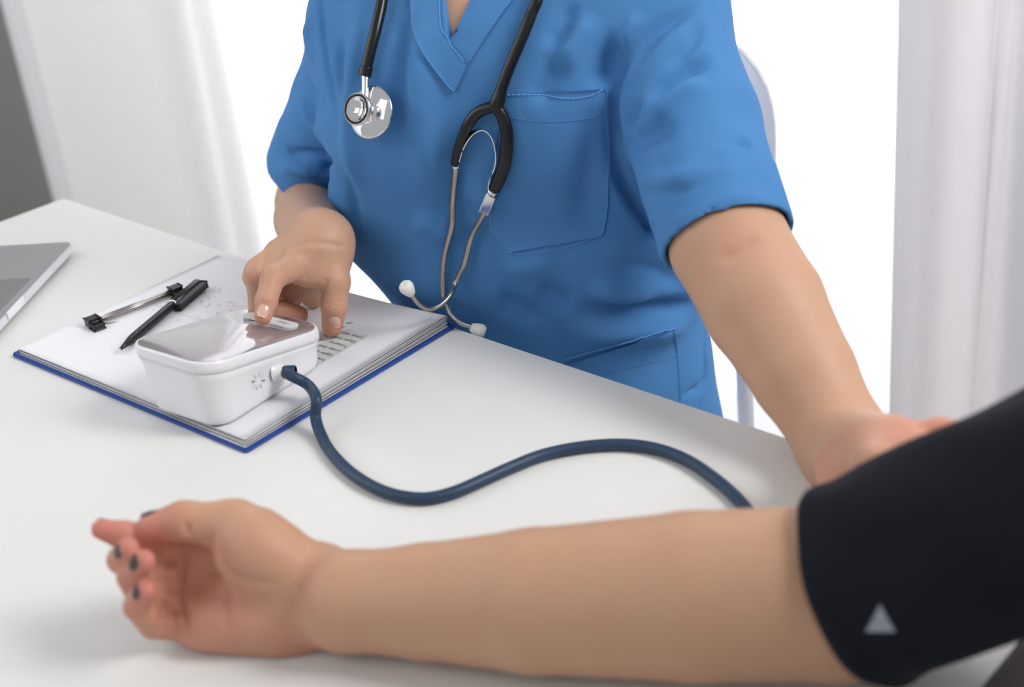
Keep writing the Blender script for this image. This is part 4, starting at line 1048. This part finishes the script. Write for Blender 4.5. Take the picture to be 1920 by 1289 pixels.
o = lathe('collar', rt[0]+(rt[1]-rt[0])*.2, nrm(rt[2]-rt[0]), [(0, 0), (.0040, 0), (.0042, .003), (.0030, .0034), (.0030, .0040)], M['chrome'], None, 20); o.parent = mR
clv = box('clevis', rt[1], nrm(rt[2]-rt[1]), nrm(np.cross(nrm(rt[2]-rt[1]), FR)), FR, (-.002, -.0042, -.0035), (.0175, .0042, .0035), M['chrome'], bevel=.0008); clv.parent = mR
o = lathe('collar', lt[0], nrm(lt[1]-lt[0]), [(0, 0), (.0033, 0), (.0033, .0045), (.0027, .0050)], M['chrome'], None, 20); o.parent = mL
# leaf spring: a flat steel strip arching between the ear tubes
sp = on_s([(868, 294), (873, 272), (882, 254), (894, 242), (908, 238), (920, 246), (928, 262), (932, 285), (930, 305), (922, 325), (918, 340), (921, 356)], .0075)
sp = catmull(sp, 6); V = []; Fc = []
for i, p in enumerate(sp):
    for q in (-.0032, .0032):
        for e in (-.0003, .0003):
            tdir = nrm(sp[min(i+1, len(sp)-1)]-sp[max(i-1, 0)]); sn = nrm(np.cross(tdir, FR)); V.append(p+nrm(FR*.8+SD*.6)*q+sn*e)
for i in range(len(sp)-1):
    a = i*4; b = a+4
    for q in ((0, 1, 3, 2),): 
        for k in range(4): k2 = (k+1) % 4; Fc.append((a+q[k], a+q[k2], b+q[k2], b+q[k]))
o = put('leaf_spring', V, Fc, M['chrome'], None, smooth=False); adopt(o, steth)
# chest piece
cpn = nrm(np.array([-.52, -.72, .42])); c_big = cast(Bs, 706, 208, .009); c0_ = c_big
hd = empty('chest_piece', c0_)
bell = [(0, 0), (.0205, 0), (.0212, .0008), (.0212, .0026), (.0200, .0032), (.0150, .0050), (.0100, .0062), (.0072, .0078), (.0066, .0110), (.0070, .0130), (.0100, .0152), (.0118, .0165)]
o = lathe('diaphragm', c0_, cpn, bell, M['chrome'], None, 56); adopt(o, steth); dia = o
o = lathe('bell', c0_, cpn, [(.0118, .0165), (.0128, .0175), (.0130, .0190), (.0127, .0200), (.0118, .0204), (.0100, .0200), (.0085, .0188), (.0040, .0166), (.0010, .0160), (0, .0160)], M['chrome'], None, 56); o.parent = dia
o = lathe('bell_rim', c0_, cpn, [(.0100, .0202), (.0104, .0211), (.0114, .0212), (.0120, .0205), (.0119, .0200)], M['rubber'], None, 56); o.parent = dia
stem0 = c0_+cpn*.0095; stem1 = tA[-1]+(tA[-2]-tA[-1])*.1
o = tube('stem', [stem0, stem0*.45+stem1*.55, stem1], [.0030, .0028, .0030, .0034], M['chrome'], None); o.parent = dia
bpy.data.objects.remove(hd)

# ================================================================== PATIENT
pat = empty('person', (.42, .22, 0)); tag(pat, 'person resting a bare forearm palm up on the desk, dark fingernails', 'person')
# arm
E_ = AZ(1560, 1112, TZ+.0465); WR = AZ(650, 1128, TZ+.030)
A1, A2, A3 = AZ(800, 1128, TZ+.0325), AZ(1000, 1127, TZ+.0395), AZ(1300, 1118, TZ+.0455)
UA = AW(1920, 968, .655); SH_ = AW(2440, 745, .56)
print('patient', E_, UA, SH_, np.linalg.norm(SH_-E_))
Wd = lambda px, py, w_: AW(px, py, w_)
P = dict(
 imcp=Wd(372, 1030, .806), ipip=Wd(292, 1020, .796), idip=Wd(232, 1004, .787), itip=Wd(190, 993, .783),
 mmcp=Wd(358, 1078, .806), mpip=Wd(262, 1072, .795), mdip=Wd(228, 1050, .776), mtip=Wd(240, 1031, .760),
 rmcp=Wd(356, 1124, .803), rpip=Wd(268, 1118, .791), rdip=Wd(246, 1082, .768), rtip=Wd(270, 1053, .754),
 pmcp=Wd(362, 1172, .798), ppip=Wd(288, 1170, .788), pdip=Wd(256, 1138, .770), ptip=Wd(273, 1108, .756),
 tcmc=Wd(590, 1075, .795), tmcp=Wd(440, 988, .788), tip_=Wd(345, 978, .785), ttip=Wd(285, 990, .786))
for k_, v_ in P.items():
    if v_[2] < TZ+.011: v_[2] = TZ+.011
allp = np.array(list(P.values())+[WR, E_])
F_ = Field(allp.min(0)-[.03, .05, .03], np.maximum(allp.max(0), UA)+[.05, .05, .05], .0017)
F_.limb(A1, A2, .0325, .0395, k=.003); F_.limb(A2, A3, .0395, .0450, k=.003); F_.limb(A3, E_, .0450, .0460, k=.003); F_.limb(E_, UA, .046, .049, k=.004)
F_.limb(WR, A1, .0278, .0325, k=.003)
pn = -FWD
hb = Wd(610, 1125, .795)
F_.limb(WR, hb, .0275, .0275, k=.008)
for a, oy, r0, r1, w0 in (('imcp', -42, .020, .0135, .800), ('mmcp', -12, .022, .0140, .802), ('rmcp', 22, .022, .0140, .800), ('pmcp', 52, .020, .0135, .796)):
    s_ = Wd(600, 1125+oy, w0); s_[2] = max(s_[2], TZ+r0*.9); F_.limb(s_, P[a], r0*.92, r1, k=.012)
F_.limb(Wd(520, 1180, .79)+[0, 0, .004], Wd(400, 1180, .79)+[0, 0, .004], .0200, .0150, k=.015)      # hypothenar
F_.limb(Wd(570, 1092, .785), Wd(470, 1022, .777), .0225, .0195, k=.010)       # thenar
F_.limb(Wd(500, 1048, .780), Wd(480, 1045, .780), .0215, .0205, k=.012)
F_.limb(Wd(560, 1140, .795), Wd(470, 1130, .797), .024, .020, k=.015)
F_.chain([P['tmcp'], P['tip_'], P['ttip']], [.0150, .0112, .0092], k=.006)
F_.limb(Wd(470, 1010, .785), P['tmcp'], .019, .0145, k=.008)
F_.chain([P['imcp'], P['ipip'], P['idip'], P['itip']], [.0122, .0098, .0086, .0062], k=.0020)
F_.chain([P['mmcp'], P['mpip'], P['mdip'], P['mtip']], [.0122, .0096, .0084, .0068], k=.0015)
F_.chain([P['rmcp'], P['rpip'], P['rdip'], P['rtip']], [.0122, .0096, .0082, .0066], k=.0015)
F_.chain([P['pmcp'], P['ppip'], P['pdip'], P['ptip']], [.0118, .0090, .0076, .0060], k=.0015)
F_.f[:, :, :max(0, int((TZ+.0006-F_.lo[2])/F_.h))] = 1.0
F_.cut(E_*.35+UA*.65, UA-E_)
Vp, Qp = F_.mesh(2); Qp = orient_out(Vp, Qp); Bp = bvh_of(Vp, Qp); Np = normals(Vp, Qp)
for ln_, wd_, ht_ in (
    ([(414, 1000), (416, 1035), (432, 1065), (462, 1085), (500, 1094), (535, 1090)], .0034, -.0018),
    ([(345, 1062), (380, 1065), (410, 1080), (425, 1110), (424, 1160), (418, 1210)], .0022, -.0016),
    ([(352, 1020), (345, 1050), (339, 1085), (337, 1130), (346, 1160), (356, 1205)], .0024, -.0026),
    ([(350, 975), (352, 1005)], .0018, -.0016), ([(305, 1022), (302, 1045)], .0022, -.0018), ([(302, 1100), (305, 1150), (300, 1195)], .0022, -.0016),
    ([(612, 1075), (604, 1120), (612, 1180)], .0025, -.0004), ([(340, 1058), (300, 1062)], .0018, -.0015), ([(335, 1110), (300, 1108)], .0018, -.0018), ([(340, 1150), (300, 1150)], .0018, -.0020)):
    P_ = cast_line(Bp, ln_, 0, 5)
    if len(P_) > 1:
        P_ = np.array([P_[0]]+[P_[i] for i in range(1, len(P_)) if np.linalg.norm(P_[i]-P_[i-1]) < .012])
        if len(P_) > 1:
            dp_, e_f = dist_arc(Vp, P_)
            Vp = Vp + Np*(ht_*1.3*(.1+.9*e_f)*np.exp(-(dp_/wd_)**2))[:, None]
Vp[:, 2] = np.maximum(Vp[:, 2], TZ+.0004)
fp = flush_of(Vp, [(P['itip'], .03, .95), (P['mtip'], .025, .95), (P['rtip'], .025, .95), (P['ptip'], .025, .9), (P['ttip'], .028, .9), (Wd(330, 1090, .80), .035, .7), (Wd(430, 1130, .78), .040, .55), (Wd(540, 1180, .78), .035, .55), (Wd(450, 1060, .78), .03, .5), (Wd(350, 1180, .79), .03, .6)])
pb = put_np('body', Vp, Qp, M['skin2'], None, flush=fp); adopt(pb, pat)
def nail_at(tip, prev, nvec, wd_, ln_, r_, back=.0035):
    d = nrm(tip-prev); n = nrm(nvec-d*(np.asarray(nvec)@d)); hit = Bp.ray_cast(Vector(tip-d*back+n*.03), Vector(-n)); p = np.array(hit[0]) if hit[0] is not None else tip+n*r_
    o = nail('fingernail', p+d*.0015+n*.0002, d, n, wd_, ln_, M['darknail'], None); adopt(o, pat)
nail_at(P['ttip'], P['tip_'], UPV+RGT*-.3, .0095, .0125, .009)
nail_at(P['mtip'], P['mdip'], -RGT*1.0-UPV*.25-FWD*.12, .0085, .011, .007)
nail_at(P['rtip'], P['rdip'], -RGT*1.0-UPV*.25-FWD*.12, .0085, .011, .007)
nail_at(P['ptip'], P['pdip'], -RGT*1.0-UPV*.25-FWD*.12, .0080, .010, .006)
nail_at(P['itip'], P['idip'], UPV*.5-RGT*.7+FWD*.4, .0085, .011, .006)
# patient's clothing beyond the cuff (outside the picture) and lap
F_ = Field([.16, -.22, .42], [.95, .70, 1.24], .008)
F_.limb(UA+(SH_-UA)*.42, SH_, .056, .064, k=.03); TC = SH_+np.array([.16, -.06, -.10]); F_.limb(SH_, TC, .064, .13, k=.05); F_.limb(TC, TC-ZZ*.30, .13, .14, k=.05)
F_.limb(TC+ZZ*.02, TC+ZZ*.12+[.03, 0, 0], .10, .055, k=.05); F_.limb(TC+ZZ*.06, TC+[.16, -.02, .04], .09, .06, k=.04)
Vq, Qq = F_.mesh(2); o = put_np('dark_shirt', Vq, orient_out(Vq, Qq), M['navy']); adopt(o, pat)
PH = TC+np.array([.03, .02, .27]); PF = nrm([-.75, .66, 0]); PS = np.cross(PF, ZZ)
F_ = Field(PH-[.14, .14, .26], PH+[.14, .14, .16], .006)
F_.limb(TC+ZZ*.08+[.03, 0, 0], PH-ZZ*.03, .048, .045, k=.02); F_.limb(PH+ZZ*.03, PH+PF*.02-ZZ*.035, .075, .052, k=.03); F_.limb(PH+PF*.085, PH+PF*.070+ZZ*.02, .011, .007, k=.01)
for s_ in (-1, 1): F_.limb(PH+PS*.074*s_, PH+PS*.076*s_+ZZ*.02, .012, k=.006)
Vq, Qq = F_.mesh(2); o = put_np('head', Vq, orient_out(Vq, Qq), M['skin2'], flush=np.zeros(len(Vq))); adopt(o, pat); face(PH, PS, PF, pat, bvh_of(Vq, Qq))
F_ = Field(PH-.17, PH+.17, .006)
F_.limb(PH+ZZ*.045-PF*.018, PH-PF*.035-ZZ*.02, .086, .07, k=.03); F_.limb(PH-PF*.05, PH-PF*.06-ZZ*.10, .06, .05, k=.02); F_.limb(PH+PF*.10-ZZ*.03, PH+PF*.11+ZZ*.03, .055, k=.02, sub=True)
Vq, Qq = F_.mesh(1); o = put_np('hair', Vq, orient_out(Vq, Qq), M['hair']); adopt(o, pat)
F_ = Field([.05, .0, .30], [.80, .85, .62], .008)
F_.limb(TC-ZZ*.34+[0, .0, 0], np.array([.36, .52, .50]), .10, .085, k=.04); F_.limb(TC-ZZ*.34+[.1, .1, 0], np.array([.52, .60, .50]), .10, .075, k=.04)
Vq, Qq = F_.mesh(2); Qq = orient_out(Vq, Qq); o = put_np('knit_trousers', Vq, Qq, M['beige']); adopt(o, pat)

# ================================================================== CUFF
ax_c = catmull([E_+(UA-E_)*.10, E_*.5+UA*.5, UA, UA+(SH_-UA)*.40], 12)
T0 = nrm(UA-E_); V = []; Fc = []; NSg = 72; NR = len(ax_c)
aa = nrm(np.cross(T0, FWD)); bb = np.cross(T0, aa)
edge_n = nrm(T0+np.array([.0, .0, -.0]))
rowsA = []
for lay, sgn in ((0, 0), (1, -.0035)):
    for i, p in enumerate(ax_c):
        t = i/(NR-1); T = nrm(ax_c[min(i+1, NR-1)]-ax_c[max(i-1, 0)]); a = nrm(aa-T*(aa@T)); b = np.cross(T, a)
        for k in range(NSg):
            th = 2*math.pi*k/NSg; r_ = .0535+.001*t+.0012*math.sin(th*3+t*4)+.0008*math.sin(th*7-t*9)
            r_ += .0018*math.exp(-((t-.04)/.05)**2)+.0030*math.exp(-(((th+2.2*t) % 6.283-4.2)/.12)**2)*math.exp(-((t-.15)/.3)**2)
            if lay: r_ -= .0038
            if i == 0: r_ -= .0012 if not lay else -.0012
            off = (a*math.cos(th)+b*math.sin(th))*r_
            V.append(p+off+T*(.004*math.sin(th*2+1)*(1-t)))
m = NR*NSg
for i in range(NR-1):
    for k in range(NSg):
        k2 = (k+1) % NSg; q = (i*NSg+k, i*NSg+k2, (i+1)*NSg+k2, (i+1)*NSg+k); Fc.append(q); Fc.append(tuple(x+m for x in q[::-1]))
for k in range(NSg):
    k2 = (k+1) % NSg; Fc.append((k2, k, k+m, k2+m)); e = (NR-1)*NSg; Fc.append((e+k, e+k2, e+k2+m, e+k+m))
V = np.array(V); V[:, 2] = np.maximum(V[:, 2], TZ+.001)
cuff = empty('arm_cuff', E_); tag(cuff, 'black blood pressure cuff with pale triangle mark, wrapped on the bare upper arm', 'blood pressure cuff')
o = put('wrap', V, Fc, M['cuff'], None); adopt(o, cuff); cuffw = o
bm = bmesh.new(); bm.from_mesh(o.data); bmesh.ops.recalc_face_normals(bm, faces=bm.faces[:]); bm.to_mesh(o.data); bm.free()
Bc = BVHTree.FromPolygons([tuple(v) for v in V], Fc)
t_ = patch('triangle_mark', Bc, [(1650, 1134), (1636, 1160), (1622, 1184)], [(1652, 1134), (1665, 1160), (1680, 1184)], .0007, .0008, M['cuffmark'], None, 8, 8); adopt(t_, cuff)
